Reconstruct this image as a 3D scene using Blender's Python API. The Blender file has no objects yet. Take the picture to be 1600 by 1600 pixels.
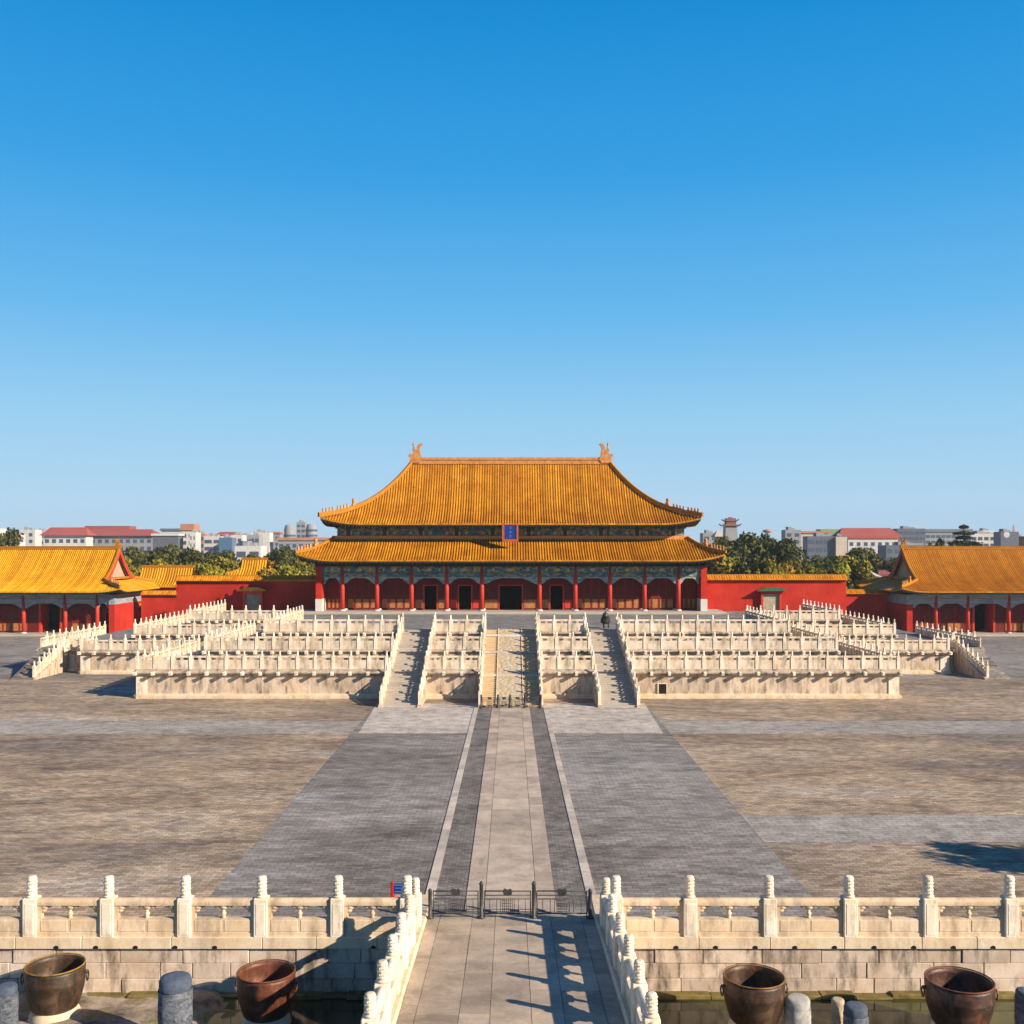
import bpy, math, random
from math import radians, sin, cos, pi, sqrt
from mathutils import Vector, Matrix
random.seed(7)
SC = bpy.context.scene
COL = SC.collection

# ---------------------------------------------------------------- camera
CAMH = 15.0
cam = bpy.data.cameras.new('camera')
co = bpy.data.objects.new('camera', cam); COL.objects.link(co)
co.location = (0, 0, CAMH); co.rotation_euler = (radians(90), 0, 0)
cam.sensor_width = 36; cam.lens = 36; cam.shift_x = 2/1600; cam.shift_y = 58/1600
cam.clip_start = 0.5; cam.clip_end = 9000
SC.camera = co
def P(px, D): return (px-798)/1600.0*D                 # sideways metres of a picture column at distance D
def Z(py, D): return CAMH-(py-858)/1600.0*D            # height of a picture row at distance D

# ---------------------------------------------------------------- sun and sky
SUN_EL, SUN_AZ = 26.0, 120.0      # azimuth measured clockwise from +Y (the view direction): right and a little behind the camera
sd = Vector((sin(radians(SUN_AZ))*cos(radians(SUN_EL)), cos(radians(SUN_AZ))*cos(radians(SUN_EL)), sin(radians(SUN_EL))))
w = bpy.data.worlds.new("World"); SC.world = w; w.use_nodes = True
nt = w.node_tree; nt.nodes.clear()
sky = nt.nodes.new('ShaderNodeTexSky'); sky.sky_type = 'NISHITA'; sky.sun_disc = False
sky.sun_elevation = radians(SUN_EL); sky.sun_rotation = radians(SUN_AZ)
sky.altitude = 0; sky.air_density = 1.0; sky.dust_density = 0.3; sky.ozone_density = 3.0
# the sky of the photograph: pale at the skyline, deep saturated blue overhead; a quarter of it stays the physical sky
tc = nt.nodes.new('ShaderNodeTexCoord'); sp = nt.nodes.new('ShaderNodeSeparateXYZ'); rp = nt.nodes.new('ShaderNodeValToRGB')
nt.links.new(tc.outputs['Generated'], sp.inputs[0]); nt.links.new(sp.outputs[2], rp.inputs[0])
stops = [(0.0, (172, 206, 230)), (.045, (176, 212, 238)), (.12, (152, 206, 240)), (.22, (102, 184, 238)), (.34, (52, 160, 228)), (.46, (14, 142, 216)), (.60, (2, 92, 165)), (1.0, (0, 50, 112))]
e_ = rp.color_ramp.elements
while len(e_) < len(stops): e_.new(.5)
for k_, (p_, c_) in enumerate(stops):
    e_[k_].position = p_; e_[k_].color = tuple(((v/255)/12.92 if v/255 <= .04045 else ((v/255+.055)/1.055)**2.4) for v in c_)+(1,)
vm = nt.nodes.new('ShaderNodeVectorMath'); vm.operation = 'SCALE'; vm.inputs['Scale'].default_value = 5.55
nt.links.new(rp.outputs[0], vm.inputs[0])
mx = nt.nodes.new('ShaderNodeMix'); mx.data_type = 'RGBA'; mx.inputs[0].default_value = .03
nt.links.new(vm.outputs[0], mx.inputs[6]); nt.links.new(sky.outputs[0], mx.inputs[7])
bg = nt.nodes.new('ShaderNodeBackground'); bg.inputs['Strength'].default_value = 0.10
wo = nt.nodes.new('ShaderNodeOutputWorld')
nt.links.new(mx.outputs[2], bg.inputs[0]); nt.links.new(bg.outputs[0], wo.inputs[0])
sl = bpy.data.lights.new('sun', 'SUN'); sl.energy = 5.0; sl.angle = radians(0.55); sl.color = (1.0, 0.85, 0.66)
so = bpy.data.objects.new('sun', sl); COL.objects.link(so); so.location = (60, -30, 60)
so.rotation_euler = (-sd).to_track_quat('-Z', 'Y').to_euler()
SC.view_settings.view_transform = 'Standard'; SC.view_settings.look = 'None'
SC.view_settings.exposure = 0.84; SC.view_settings.gamma = 1
SC.cycles.max_bounces = 6; SC.cycles.volume_bounces = 0

# ---------------------------------------------------------------- materials
def s2l(c): return tuple(((v/255)/12.92 if v/255 <= .04045 else ((v/255+.055)/1.055)**2.4) for v in c)+(1,)
class NT:
    def __init__(s, name, rough=.8, spec=.3, metal=0):
        s.m = bpy.data.materials.new(name); s.m.use_nodes = True; s.t = s.m.node_tree
        s.b = s.t.nodes['Principled BSDF']; s.b.inputs['Roughness'].default_value = rough
        s.b.inputs['Specular IOR Level'].default_value = spec; s.b.inputs['Metallic'].default_value = metal
    def n(s, typ, **k):
        o = s.t.nodes.new(typ)
        for a, v in k.items(): setattr(o, a, v)
        return o
    def l(s, a, b): s.t.links.new(a, b)
    def pos(s, sx=1, sy=1, sz=1, obj=False):
        if obj: g = s.n('ShaderNodeTexCoord').outputs['Object']
        else: g = s.n('ShaderNodeNewGeometry').outputs['Position']
        mp = s.n('ShaderNodeMapping'); mp.inputs['Scale'].default_value = (sx, sy, sz); s.l(g, mp.inputs['Vector'])
        return mp.outputs[0]
    def noise(s, vec, scale=5, detail=6, rough=.6, dist=0):
        o = s.n('ShaderNodeTexNoise'); o.inputs['Scale'].default_value = scale; o.inputs['Detail'].default_value = detail
        o.inputs['Roughness'].default_value = rough; o.inputs['Distortion'].default_value = dist
        s.l(vec, o.inputs['Vector']); return o.outputs['Fac']
    def ramp(s, fac, stops):
        o = s.n('ShaderNodeValToRGB'); e = o.color_ramp.elements
        while len(e) < len(stops): e.new(.5)
        for i, (p, c) in enumerate(stops):
            e[i].position = p; e[i].color = c if not isinstance(c, (int, float)) else (c, c, c, 1)
        s.l(fac, o.inputs[0]); return o.outputs[0]
    def mix(s, fac, a, b, mode='MIX'):
        o = s.n('ShaderNodeMix', data_type='RGBA', blend_type=mode)
        if isinstance(fac, (int, float)): o.inputs[0].default_value = fac
        else: s.l(fac, o.inputs[0])
        for i, v in ((6, a), (7, b)):
            if isinstance(v, tuple): o.inputs[i].default_value = v
            else: s.l(v, o.inputs[i])
        return o.outputs[2]
    def bump(s, h, strength=.3, dist=.02):
        o = s.n('ShaderNodeBump'); o.inputs['Strength'].default_value = strength; o.inputs['Distance'].default_value = dist
        s.l(h, o.inputs['Height']); s.l(o.outputs[0], s.b.inputs['Normal'])
    def col(s, c):
        if isinstance(c, tuple): s.b.inputs['Base Color'].default_value = c
        else: s.l(c, s.b.inputs['Base Color'])
        return s.m

def mottled(name, dark, light, scale=2, rough=.85, spec=.25, bump=.3, bdist=.02, obj=False, stretch=(1, 1, 1), lo=.3, hi=.7, island=0, metal=0, fine=True):
    a = NT(name, rough, spec, metal); v = a.pos(*stretch, obj=obj)
    f = a.noise(v, scale, 8, .65)
    c = a.ramp(f, [(lo, dark), (hi, light)])
    f2 = a.noise(v, scale*9, 4, .7)
    if island and scale < 1.5: c = a.mix(.8, c, a.ramp(a.noise(v, .55, 8, .75, .6), [(.36, (.62, .60, .60, 1)), (.5, (.95, .95, .95, 1)), (.66, (1.12, 1.04, .94, 1))]), 'MULTIPLY')
    if fine: c = a.mix(.35, c, a.ramp(f2, [(.3, .35), (.7, 1.0)]), 'MULTIPLY')
    if island:
        g = a.n('ShaderNodeNewGeometry')
        c = a.mix(island, c, a.ramp(g.outputs['Random Per Island'], [(0, .45), (1, 1.25)]), 'MULTIPLY')
    if bump: a.bump(f2, bump, bdist)
    return a.col(c)

def stained_stone(name, base, warm, grey, strength=.55, island=0, vstreak=True):
    """weathered white marble: warm patches, grey rain streaks running down"""
    a = NT(name, .75, .3); v = a.pos()
    c = a.mix(a.ramp(a.noise(v, .7, 6, .7), [(.42, 0.), (.68, 1.)]), base, warm)
    vs = a.pos(1.3, 1.3, .4)
    st = a.ramp(a.noise(vs, 1.3, 7, .7), [(.47, 0.), (.66, strength)])
    c = a.mix(st, c, grey)
    f2 = a.noise(v, 14, 5, .7)
    c = a.mix(.3, c, a.ramp(f2, [(.3, .5), (.65, 1.)]), 'MULTIPLY')
    if island:
        g = a.n('ShaderNodeNewGeometry')
        c = a.mix(island, c, a.ramp(g.outputs['Random Per Island'], [(0, .55), (1, 1.2)]), 'MULTIPLY')
    a.bump(f2, .35, .02)
    return a.col(c)

M = {}
M['marble'] = stained_stone('white_marble', (.70, .57, .41, 1), (.62, .45, .27, 1), (.33, .26, .19, 1))
M['marble_clean'] = stained_stone('pale_marble', (.82, .73, .60, 1), (.72, .56, .38, 1), (.34, .27, .20, 1), .7)
M['panel_marble'] = stained_stone('warm_panel_marble', (.72, .56, .39, 1), (.60, .42, .25, 1), (.32, .24, .17, 1), .75, .3)
M['panel_far'] = stained_stone('terrace_panel_marble', (.74, .62, .48, 1), (.60, .44, .28, 1), (.26, .21, .16, 1), .9, .4)
M['marble_wall'] = stained_stone('marble_wall', (.62, .50, .38, 1), (.52, .37, .24, 1), (.20, .16, .125, 1), 1., .45)  # stains deepened so the colour also carries shadow below the cornices
M['cornice'] = stained_stone('shade_toned_cornice', (.46, .38, .30, 1), (.34, .25, .17, 1), (.10, .085, .07, 1), 1.)  # stained stone, darkened further to paint in the shadow under each balustrade row
M['canal_block'] = stained_stone('canal_block', (.66, .54, .44, 1), (.50, .37, .26, 1), (.14, .11, .085, 1), 1., .65)
M['mortar'] = mottled('mortar', (.06, .05, .04, 1), (.12, .10, .08, 1), 3)
M['slab'] = mottled('walkway_slab', (.42, .35, .28, 1), (.62, .51, .41, 1), .9, island=.42, rough=.7, bump=.25)
M['edge_slab'] = mottled('edge_slab', (.50, .44, .38, 1), (.66, .58, .50, 1), 1.2, island=.4, rough=.75, bump=.2)
M['bridge_slab'] = mottled('bridge_slab', (.40, .32, .24, 1), (.62, .50, .38, 1), .8, island=.45, rough=.7, bump=.3)
a = NT('red_plaster_wall', .92, .1); v = a.pos()
c = a.ramp(a.noise(v, .22, 6, .7), [(.3, (.30, .020, .012, 1)), (.55, (.44, .030, .018, 1)), (.75, (.50, .055, .032, 1))])
c = a.mix(a.ramp(a.noise(a.pos(1.4, 1.4, .12), 1.0, 6, .7), [(.55, 0.), (.75, .55)]), c, (.26, .035, .025, 1))
c = a.mix(.3, c, a.ramp(a.noise(v, 3, 6, .75), [(.35, .6), (.65, 1.1)]), 'MULTIPLY'); M['red_wall'] = a.col(c)
M['red_paint'] = mottled('red_lacquer', (.50, .035, .02, 1), (.62, .05, .028, 1), .8, rough=.55, bump=.05)
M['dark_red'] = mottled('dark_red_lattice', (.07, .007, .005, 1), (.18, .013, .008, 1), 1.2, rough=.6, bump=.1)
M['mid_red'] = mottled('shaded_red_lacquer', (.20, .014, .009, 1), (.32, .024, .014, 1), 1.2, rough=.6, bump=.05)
M['ochre_panel'] = mottled('ochre_door_panel', (.30, .10, .03, 1), (.50, .22, .07, 1), 2, rough=.6, bump=.1)
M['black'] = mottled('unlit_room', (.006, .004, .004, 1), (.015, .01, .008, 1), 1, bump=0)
M['gold'] = mottled('gold_leaf', (.55, .32, .06, 1), (.75, .47, .12, 1), 5, rough=.4, spec=.5, bump=.1)
M['iron'] = mottled('dark_iron', (.018, .02, .022, 1), (.045, .045, .045, 1), 5, rough=.5, spec=.5, bump=.1)
M['plinth'] = mottled('pale_plinth', (.55, .50, .45, 1), (.72, .66, .6, 1), 2)
M['blue_panel'] = mottled('blue_plaque', (.008, .02, .14, 1), (.015, .05, .28, 1), 1.2, rough=.4, bump=0)
M['light_blue'] = mottled('light_blue_paint', (.06, .17, .5, 1), (.10, .30, .6, 1), 3, bump=0)
M['orange_red'] = mottled('orange_red_frame', (.35, .05, .02, 1), (.5, .13, .04, 1), 3, rough=.5, bump=0)
M['sign_red'] = mottled('sign_red', (.45, .01, .01, 1), (.55, .02, .015, 1), 3, rough=.4, bump=0)
M['sign_pink'] = mottled('sign_pink', (.5, .10, .08, 1), (.75, .3, .25, 1), 6, rough=.5, bump=0)
M['sign_grey'] = mottled('sign_grey', (.12, .10, .09, 1), (.25, .2, .18, 1), 6, rough=.5, bump=0)
M['bronze'] = mottled('dark_bronze', (.03, .032, .03, 1), (.10, .09, .07, 1), 4, rough=.5, bump=.3, metal=.4)

def tile_mat(name, c1, c2, c3):
    a = NT(name, .48, .22); v = a.pos()
    c = a.ramp(a.noise(v, .35, 7, .7), [(.32, c1), (.5, c2), (.66, c3)])
    f = a.noise(a.pos(5, 2.2, 2.2), 1.6, 6, .8)
    c = a.mix(.75, c, a.ramp(f, [(.36, .35), (.58, 1.1)]), 'MULTIPLY')
    bl = a.ramp(a.noise(a.pos(1.6, .25, .25), 1.0, 6, .75), [(.60, 0.), (.78, .55)])
    c = a.mix(bl, c, (.62, .46, .26, 1))
    wv = a.n('ShaderNodeTexWave'); wv.bands_direction = 'Z'; wv.inputs['Scale'].default_value = 1.1; wv.inputs['Distortion'].default_value = .6
    a.l(v, wv.inputs['Vector'])
    c = a.mix(.28, c, a.ramp(wv.outputs[0], [(0., .45), (.35, 1.)]), 'MULTIPLY')
    g = a.n('ShaderNodeNewGeometry'); c = a.mix(.8, c, a.ramp(g.outputs['Random Per Island'], [(0, .62), (.5, .95), (1, 1.12)]), 'MULTIPLY')
    a.bump(f, .35, .03)
    return a.col(c)
M['tile'] = tile_mat('golden_glazed_tile', (.44, .14, .003, 1), (.64, .25, .005, 1), (.76, .34, .014, 1))
M['tile_yellow'] = tile_mat('yellow_glazed_tile', (.62, .28, .004, 1), (.80, .38, .006, 1), (.88, .45, .012, 1))
M['tile_orange'] = tile_mat('orange_glazed_tile', (.50, .16, .004, 1), (.66, .24, .006, 1), (.76, .31, .012, 1))
M['tile_pan'] = mottled('dark_pan_tile', (.16, .060, .006, 1), (.38, .15, .012, 1), .8, rough=.6)  # valleys between the tile ribs painted darker to deepen the striping
M['ridge'] = mottled('glazed_ridge', (.36, .13, .02, 1), (.68, .32, .10, 1), 2.2, rough=.4, spec=.5)
M['ridge_gold'] = mottled('glazed_ridge_gold', (.32, .12, .004, 1), (.46, .19, .008, 1), 1.6, rough=.65, spec=.15)

def painted(name, cols, w=1.2, h=.5, grey=0):
    a = NT(name, .6, .3)
    g = a.n('ShaderNodeNewGeometry'); sp = a.n('ShaderNodeSeparateXYZ'); a.l(g.outputs['Position'], sp.inputs[0])
    ad = a.n('ShaderNodeMath', operation='ADD'); a.l(sp.outputs[0], ad.inputs[0]); a.l(sp.outputs[1], ad.inputs[1])
    cb = a.n('ShaderNodeCombineXYZ'); a.l(ad.outputs[0], cb.inputs[0]); a.l(sp.outputs[2], cb.inputs[1])
    vo = a.n('ShaderNodeTexVoronoi'); vo.distance = 'CHEBYCHEV'; vo.inputs['Scale'].default_value = 1.4; vo.inputs['Randomness'].default_value = .8
    mp = a.n('ShaderNodeMapping'); mp.inputs['Scale'].default_value = (1/w, 1/h, 1); a.l(cb.outputs[0], mp.inputs[0]); a.l(mp.outputs[0], vo.inputs[0])
    sc = a.n('ShaderNodeSeparateColor'); a.l(vo.outputs['Color'], sc.inputs[0])
    c = a.ramp(sc.outputs[0], [(i/max(1, len(cols)-1)*.95, k) for i, k in enumerate(cols)])
    f = a.noise(a.pos(), 6, 5, .7)
    c = a.mix(.5, c, a.ramp(f, [(.3, .35), (.7, 1.2)]), 'MULTIPLY')
    return a.col(c)
M['beam'] = painted('painted_beam', [(.03, .10, .09, 1), (.10, .24, .20, 1), (.03, .09, .22, 1), (.24, .32, .26, 1), (.45, .27, .06, 1), (.05, .14, .16, 1)], .7, .35)
M['valance'] = painted('painted_valance', [(.18, .26, .24, 1), (.40, .44, .36, 1), (.10, .20, .26, 1), (.50, .44, .30, 1), (.26, .36, .32, 1)], .7, .3)
M['beam_pale'] = painted('pale_painted_beam', [(.24, .27, .30, 1), (.36, .38, .38, 1), (.18, .25, .33, 1), (.42, .40, .35, 1), (.25, .30, .30, 1)], 1.6, .3)
M['bracket'] = painted('bracket_paint', [(.015, .03, .035, 1), (.03, .07, .06, 1), (.08, .05, .02, 1), (.02, .05, .09, 1)], .3, .3)
M['soffit'] = mottled('soffit_paint', (.02, .03, .025, 1), (.10, .06, .025, 1), 2.5, bump=0)

# ground: worn brick paving
def ground_mat(name, cols, bw=.5, bh=.25, patch=.06, streak=(1, 1, 1), joint=.35, sc_b=1.0, tone=.3, bumpd=.02, patchy=False):
    a = NT(name, .88, .2); v = a.pos()
    big = a.noise(a.pos(*streak), patch, 9, .68, .4)
    c = a.ramp(big, cols)
    br = a.n('ShaderNodeTexBrick'); br.inputs['Scale'].default_value = sc_b; br.inputs['Brick Width'].default_value = bw; br.inputs['Row Height'].default_value = bh
    br.inputs['Mortar Size'].default_value = .018; br.inputs['Color1'].default_value = (1-tone, 1-tone, 1-tone, 1); br.inputs['Color2'].default_value = (1+tone*.5, 1+tone*.5, 1+tone*.5, 1)
    br.inputs['Mortar'].default_value = (joint, joint, joint, 1)
    a.l(v, br.inputs['Vector'])
    c = a.mix(.8, c, br.outputs['Color'], 'MULTIPLY')
    mid = a.noise(a.pos(streak[0], streak[1], 1), .9, 8, .75)
    c = a.mix(.75, c, a.ramp(mid, [(.34, .38), (.5, .95), (.66, 1.35)]), 'MULTIPLY')
    if patchy:
        pf = a.noise(a.pos(.35, 1, 1), .11, 7, .75, .8); c = a.mix(1.0, c, a.ramp(pf, [(.33, (.50, .48, .47, 1)), (.43, (.88, .86, .85, 1)), (.53, (1, 1, 1, 1)), (.60, (1.02, 1.06, 1.12, 1)), (.68, (1.25, 1.3, 1.38, 1))]), 'MULTIPLY')
    f = a.noise(v, 5, 5, .75)
    c = a.mix(.6, c, a.ramp(f, [(.3, .5), (.7, 1.2)]), 'MULTIPLY')
    a.bump(f, .5, bumpd)
    return a.col(c)
M['ground'] = ground_mat('worn_brown_brick', [(.36, (.25, .205, .17, 1)), (.46, (.37, .285, .205, 1)), (.56, (.49, .37, .255, 1)), (.66, (.47, .42, .37, 1))], streak=(.45, 1, 1), patch=.09, tone=.45, bumpd=.05, patchy=True)
M['pavement'] = ground_mat('grey_brick_paving', [(.38, (.24, .22, .20, 1)), (.55, (.31, .283, .26, 1)), (.68, (.38, .345, .315, 1))], .6, .3, streak=(.4, 1, 1), patch=.12, tone=.35, patchy=True)
M['band'] = ground_mat('grey_paving_band', [(.4, (.33, .30, .27, 1)), (.6, (.42, .38, .34, 1))], .8, .4, patch=.1, tone=.2)
M['dark_strip'] = ground_mat('dark_brick_strip', [(.4, (.18, .165, .15, 1)), (.6, (.26, .235, .21, 1))], .35, .17, patch=.3, tone=.4)
M['pad'] = ground_mat('pale_paving', [(.4, (.45, .40, .35, 1)), (.6, (.55, .49, .43, 1))], 1.4, .7, patch=.15, tone=.12, joint=.6)
M['terrace'] = ground_mat('terrace_paving', [(.4, (.20, .20, .205, 1)), (.6, (.27, .26, .25, 1))], .5, .5, patch=.2, tone=.2)
M['stair'] = mottled('grey_stair_stone', (.36, .31, .26, 1), (.52, .46, .39, 1), .8, stretch=(.6, 3, 3))
M['stair_gold'] = mottled('ochre_stair_stone', (.50, .35, .19, 1), (.66, .50, .31, 1), .9, stretch=(.6, 3, 3))
# carved ramp
a = NT('carved_ramp', .8, .2); v = a.pos()
vo = a.n('ShaderNodeTexVoronoi'); vo.inputs['Scale'].default_value = 2.6; a.l(v, vo.inputs[0])
c = a.ramp(a.noise(a.pos(1, .35, 1), .6, 6, .6), [(.4, (.62, .53, .40, 1)), (.6, (.62, .47, .28, 1))])
c = a.mix(.7, c, a.ramp(vo.outputs['Distance'], [(.0, 1.15), (.45, .55)]), 'MULTIPLY'); a.bump(vo.outputs['Distance'], .8, .08); M['carved'] = a.col(c)
# canal bed and water
a = NT('mossy_canal_bed', .9, .2); v = a.pos()
c = a.ramp(a.noise(v, .8, 7, .7), [(.3, (.05, .045, .04, 1)), (.45, (.25, .205, .16, 1)), (.6, (.42, .35, .29, 1))])
c = a.mix(a.ramp(a.noise(v, .55, 5, .6, .5), [(.50, 0.), (.62, .85)]), c, (.17, .19, .02, 1)); f = a.noise(v, 7, 6, .7)
c = a.mix(.5, c, a.ramp(f, [(.3, .4), (.7, 1.2)]), 'MULTIPLY'); a.bump(f, .6, .05); M['bed'] = a.col(c)
a = NT('murky_canal_water', .08, .5); v = a.pos()
c = a.ramp(a.noise(v, .35, 5), [(.4, (.018, .022, .008, 1)), (.65, (.07, .075, .012, 1))]); a.bump(a.noise(v, 3, 3), .08, .03); M['water'] = a.col(c)
# vats
def vat_mat(name, c1, c2, c3, rz=.3):
    a = NT(name, .5, .45, .25); v = a.pos(obj=True)
    c = a.ramp(a.noise(v, 1.6, 9, .75, .6), [(.34, c1), (.5, c2), (.64, c3)])
    c = a.mix(a.ramp(a.noise(v, .9, 7, .8, 1.0), [(.52, 0.), (.62, .7)]), c, (.16, .055, .02, 1))
    st = a.noise(a.pos(4, 4, .5, obj=True), 1.5, 6, .7)
    c = a.mix(.5, c, a.ramp(st, [(.35, .45), (.65, 1.2)]), 'MULTIPLY'); a.bump(a.noise(v, 9, 5), .3, .03)
    return a.col(c)
M['vat_brown'] = vat_mat('weathered_bronze', (.018, .012, .008, 1), (.055, .036, .022, 1), (.12, .08, .055, 1))
M['vat_rust'] = vat_mat('rusty_iron', (.045, .014, .007, 1), (.13, .038, .016, 1), (.20, .085, .06, 1))
M['vat_orange'] = vat_mat('rusted_bronze', (.02, .012, .008, 1), (.06, .032, .018, 1), (.13, .085, .058, 1))
M['vat_red'] = vat_mat('reddish_iron', (.02, .01, .008, 1), (.06, .026, .018, 1), (.16, .08, .062, 1))
M['rim_yellow'] = mottled('yellow_rim', (.09, .05, .015, 1), (.46, .27, .03, 1), 3.5, rough=.45)
M['rim_orange'] = mottled('orange_rim', (.08, .04, .015, 1), (.36, .18, .04, 1), 3, rough=.5)
M['rim_rust'] = mottled('rust_rim', (.07, .025, .014, 1), (.24, .09, .05, 1), 3, rough=.5)
a = NT('shade_toned_granite', .85, .2); v = a.pos()  # blue grey of posts standing in shadow is put into the stone colour
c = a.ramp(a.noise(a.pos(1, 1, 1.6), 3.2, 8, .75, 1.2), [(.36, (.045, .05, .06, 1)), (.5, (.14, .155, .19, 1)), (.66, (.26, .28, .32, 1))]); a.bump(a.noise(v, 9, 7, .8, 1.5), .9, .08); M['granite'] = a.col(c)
M['granite_cap'] = mottled('shade_toned_granite_cap', (.07, .095, .14, 1), (.14, .18, .25, 1), 6, bump=.9, bdist=.05)  # cap colour holds the same painted blue shade
M['granite_pale'] = mottled('pale_granite', (.33, .33, .33, 1), (.66, .64, .60, 1), 5, bump=.9, bdist=.06)
M['granite_warm'] = mottled('warm_pale_stone', (.42, .33, .22, 1), (.72, .6, .44, 1), 5, bump=.9, bdist=.05)
M['moss'] = mottled('moss_ledge', (.09, .075, .02, 1), (.26, .19, .07, 1), 2.5)

# ---------------------------------------------------------------- mesh building
class MB:
    def __init__(s): s.v = []; s.f = []; s.sm = []; s.pans = []
    def quad(s, a, b, c, d, sm=False):
        i = len(s.v); s.v += [a, b, c, d]; s.f.append((i, i+1, i+2, i+3)); s.sm.append(sm)
    def add(s, vs, fs, sm=False):
        i = len(s.v); s.v += [tuple(v) for v in vs]; s.f += [tuple(k+i for k in f) for f in fs]; s.sm += [sm]*len(fs)
    def box(s, x0, x1, y0, y1, z0, z1):
        s.add([(x0, y0, z0), (x1, y0, z0), (x1, y1, z0), (x0, y1, z0), (x0, y0, z1), (x1, y0, z1), (x1, y1, z1), (x0, y1, z1)],
              [(0, 3, 2, 1), (4, 5, 6, 7), (0, 1, 5, 4), (1, 2, 6, 5), (2, 3, 7, 6), (3, 0, 4, 7)])
        return s
    def bbox(s, x0, x1, y0, y1, z0, z1, b=.02):
        """box with chamfered upper and vertical edges"""
        def ring(d, z): return [(x0+d, y0, z), (x1-d, y0, z), (x1, y0+d, z), (x1, y1-d, z), (x1-d, y1, z), (x0+d, y1, z), (x0, y1-d, z), (x0, y0+d, z)]
        def inner(z): return [(x0+b*1.4, y0+b, z), (x1-b*1.4, y0+b, z), (x1-b, y0+b*1.4, z), (x1-b, y1-b*1.4, z), (x1-b*1.4, y1-b, z), (x0+b*1.4, y1-b, z), (x0+b, y1-b*1.4, z), (x0+b, y0+b*1.4, z)]
        vs = ring(b, z0)+ring(b, z1-b)+inner(z1)
        fs = [tuple(range(7, -1, -1)), tuple(range(16, 24))]
        for r in (0, 8):
            for k in range(8): fs.append((r+k, r+(k+1) % 8, r+8+(k+1) % 8, r+8+k))
        s.add(vs, fs); return s
    def lathe(s, cx, cy, prof, n=16, sm=True, a0=0, cap=True):
        vs = []; fs = []
        for r, z in prof:
            for k in range(n):
                t = a0+2*pi*k/n; vs.append((cx+r*cos(t), cy+r*sin(t), z))
        for j in range(len(prof)-1):
            for k in range(n):
                k2 = (k+1) % n; fs.append((j*n+k, j*n+k2, (j+1)*n+k2, (j+1)*n+k))
        s.add(vs, fs, sm)
        if cap:
            i = len(s.v)-len(vs); m = (len(prof)-1)*n
            s.f.append(tuple(i+m+k for k in range(n))); s.sm.append(False)
            s.f.append(tuple(i+k for k in range(n-1, -1, -1))); s.sm.append(False)
        return s
    def tube(s, pts, rads, n=8, sm=True):
        pts = [Vector(p) for p in pts]
        if not isinstance(rads, (list, tuple)): rads = [rads]*len(pts)
        vs = []; fs = []
        for j, p in enumerate(pts):
            d = (pts[min(j+1, len(pts)-1)]-pts[max(j-1, 0)]).normalized()
            u = d.cross(Vector((0, 0, 1)) if abs(d.z) < .9 else Vector((1, 0, 0))).normalized(); w_ = d.cross(u)
            for k in range(n):
                t = 2*pi*k/n; vs.append(tuple(p+(u*cos(t)+w_*sin(t))*rads[j]))
        for j in range(len(pts)-1):
            for k in range(n):
                k2 = (k+1) % n; fs.append((j*n+k, j*n+k2, (j+1)*n+k2, (j+1)*n+k))
        fs.append(tuple(range(n-1, -1, -1))); fs.append(tuple((len(pts)-1)*n+k for k in range(n)))
        s.add(vs, fs, sm); return s
    def sweep(s, pts, side, w0, h, up=(0, 0, 1)):
        """rectangular bar w0 wide (along side) standing h above the path"""
        side = Vector(side).normalized()*w0/2; up = Vector(up)
        vs = []; fs = []
        for p in pts:
            p = Vector(p); vs += [tuple(p-side), tuple(p+side), tuple(p+side*.7+up*h), tuple(p-side*.7+up*h)]
        for j in range(len(pts)-1):
            for k in range(4):
                k2 = (k+1) % 4; fs.append((j*4+k, j*4+k2, (j+1)*4+k2, (j+1)*4+k))
        m = (len(pts)-1)*4; fs += [(3, 2, 1, 0), (m, m+1, m+2, m+3)]
        s.add(vs, fs); return s
    def prism(s, poly, y0, y1):
        """polygon in x,z extruded along y"""
        n = len(poly)
        vs = [(x, y0, z) for x, z in poly]+[(x, y1, z) for x, z in poly]
        fs = [tuple(range(n)), tuple(range(2*n-1, n-1, -1))]+[(k, n+k, n+(k+1) % n, (k+1) % n) for k in range(n)]
        s.add(vs, fs); return s
    def mesh(s, name, mat):
        me = bpy.data.meshes.new(name); me.from_pydata(s.v, [], s.f)
        if s.pans:
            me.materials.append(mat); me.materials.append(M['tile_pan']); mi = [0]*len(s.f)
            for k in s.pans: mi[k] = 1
            me.polygons.foreach_set('material_index', mi); me.update(); return me
        me.polygons.foreach_set('use_smooth', s.sm)
        me.materials.append(mat); me.update(); return me
    def build(s, name, mat, parent=None, loc=(0, 0, 0)):
        return link(name, s.mesh(name, mat), parent, loc)
def link(name, me, parent=None, loc=(0, 0, 0)):
    o = bpy.data.objects.new(name, me); COL.objects.link(o); o.location = loc
    if parent is not None: o.parent = parent
    return o
def tag(o, label, cat, group=None, kind=None):
    o['label'] = label; o['category'] = cat
    if group: o['group'] = group
    if kind: o['kind'] = kind
    return o
def thing(name, label, cat, loc=(0, 0, 0), rz=0, group=None):
    o = bpy.data.objects.new(name, None); COL.objects.link(o); o.location = loc; o.rotation_euler = (0, 0, rz)
    o.empty_display_size = .3
    return tag(o, label, cat, group)
def struct(o): o['kind'] = 'structure'; return o
def instance(me, name, parent, loc, rz=0, sx=1):
    o = bpy.data.objects.new(name, me); COL.objects.link(o); o.parent = parent; o.location = loc; o.rotation_euler = (0, 0, rz)
    if sx != 1: o.scale = (sx, 1, 1)
    return o
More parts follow.
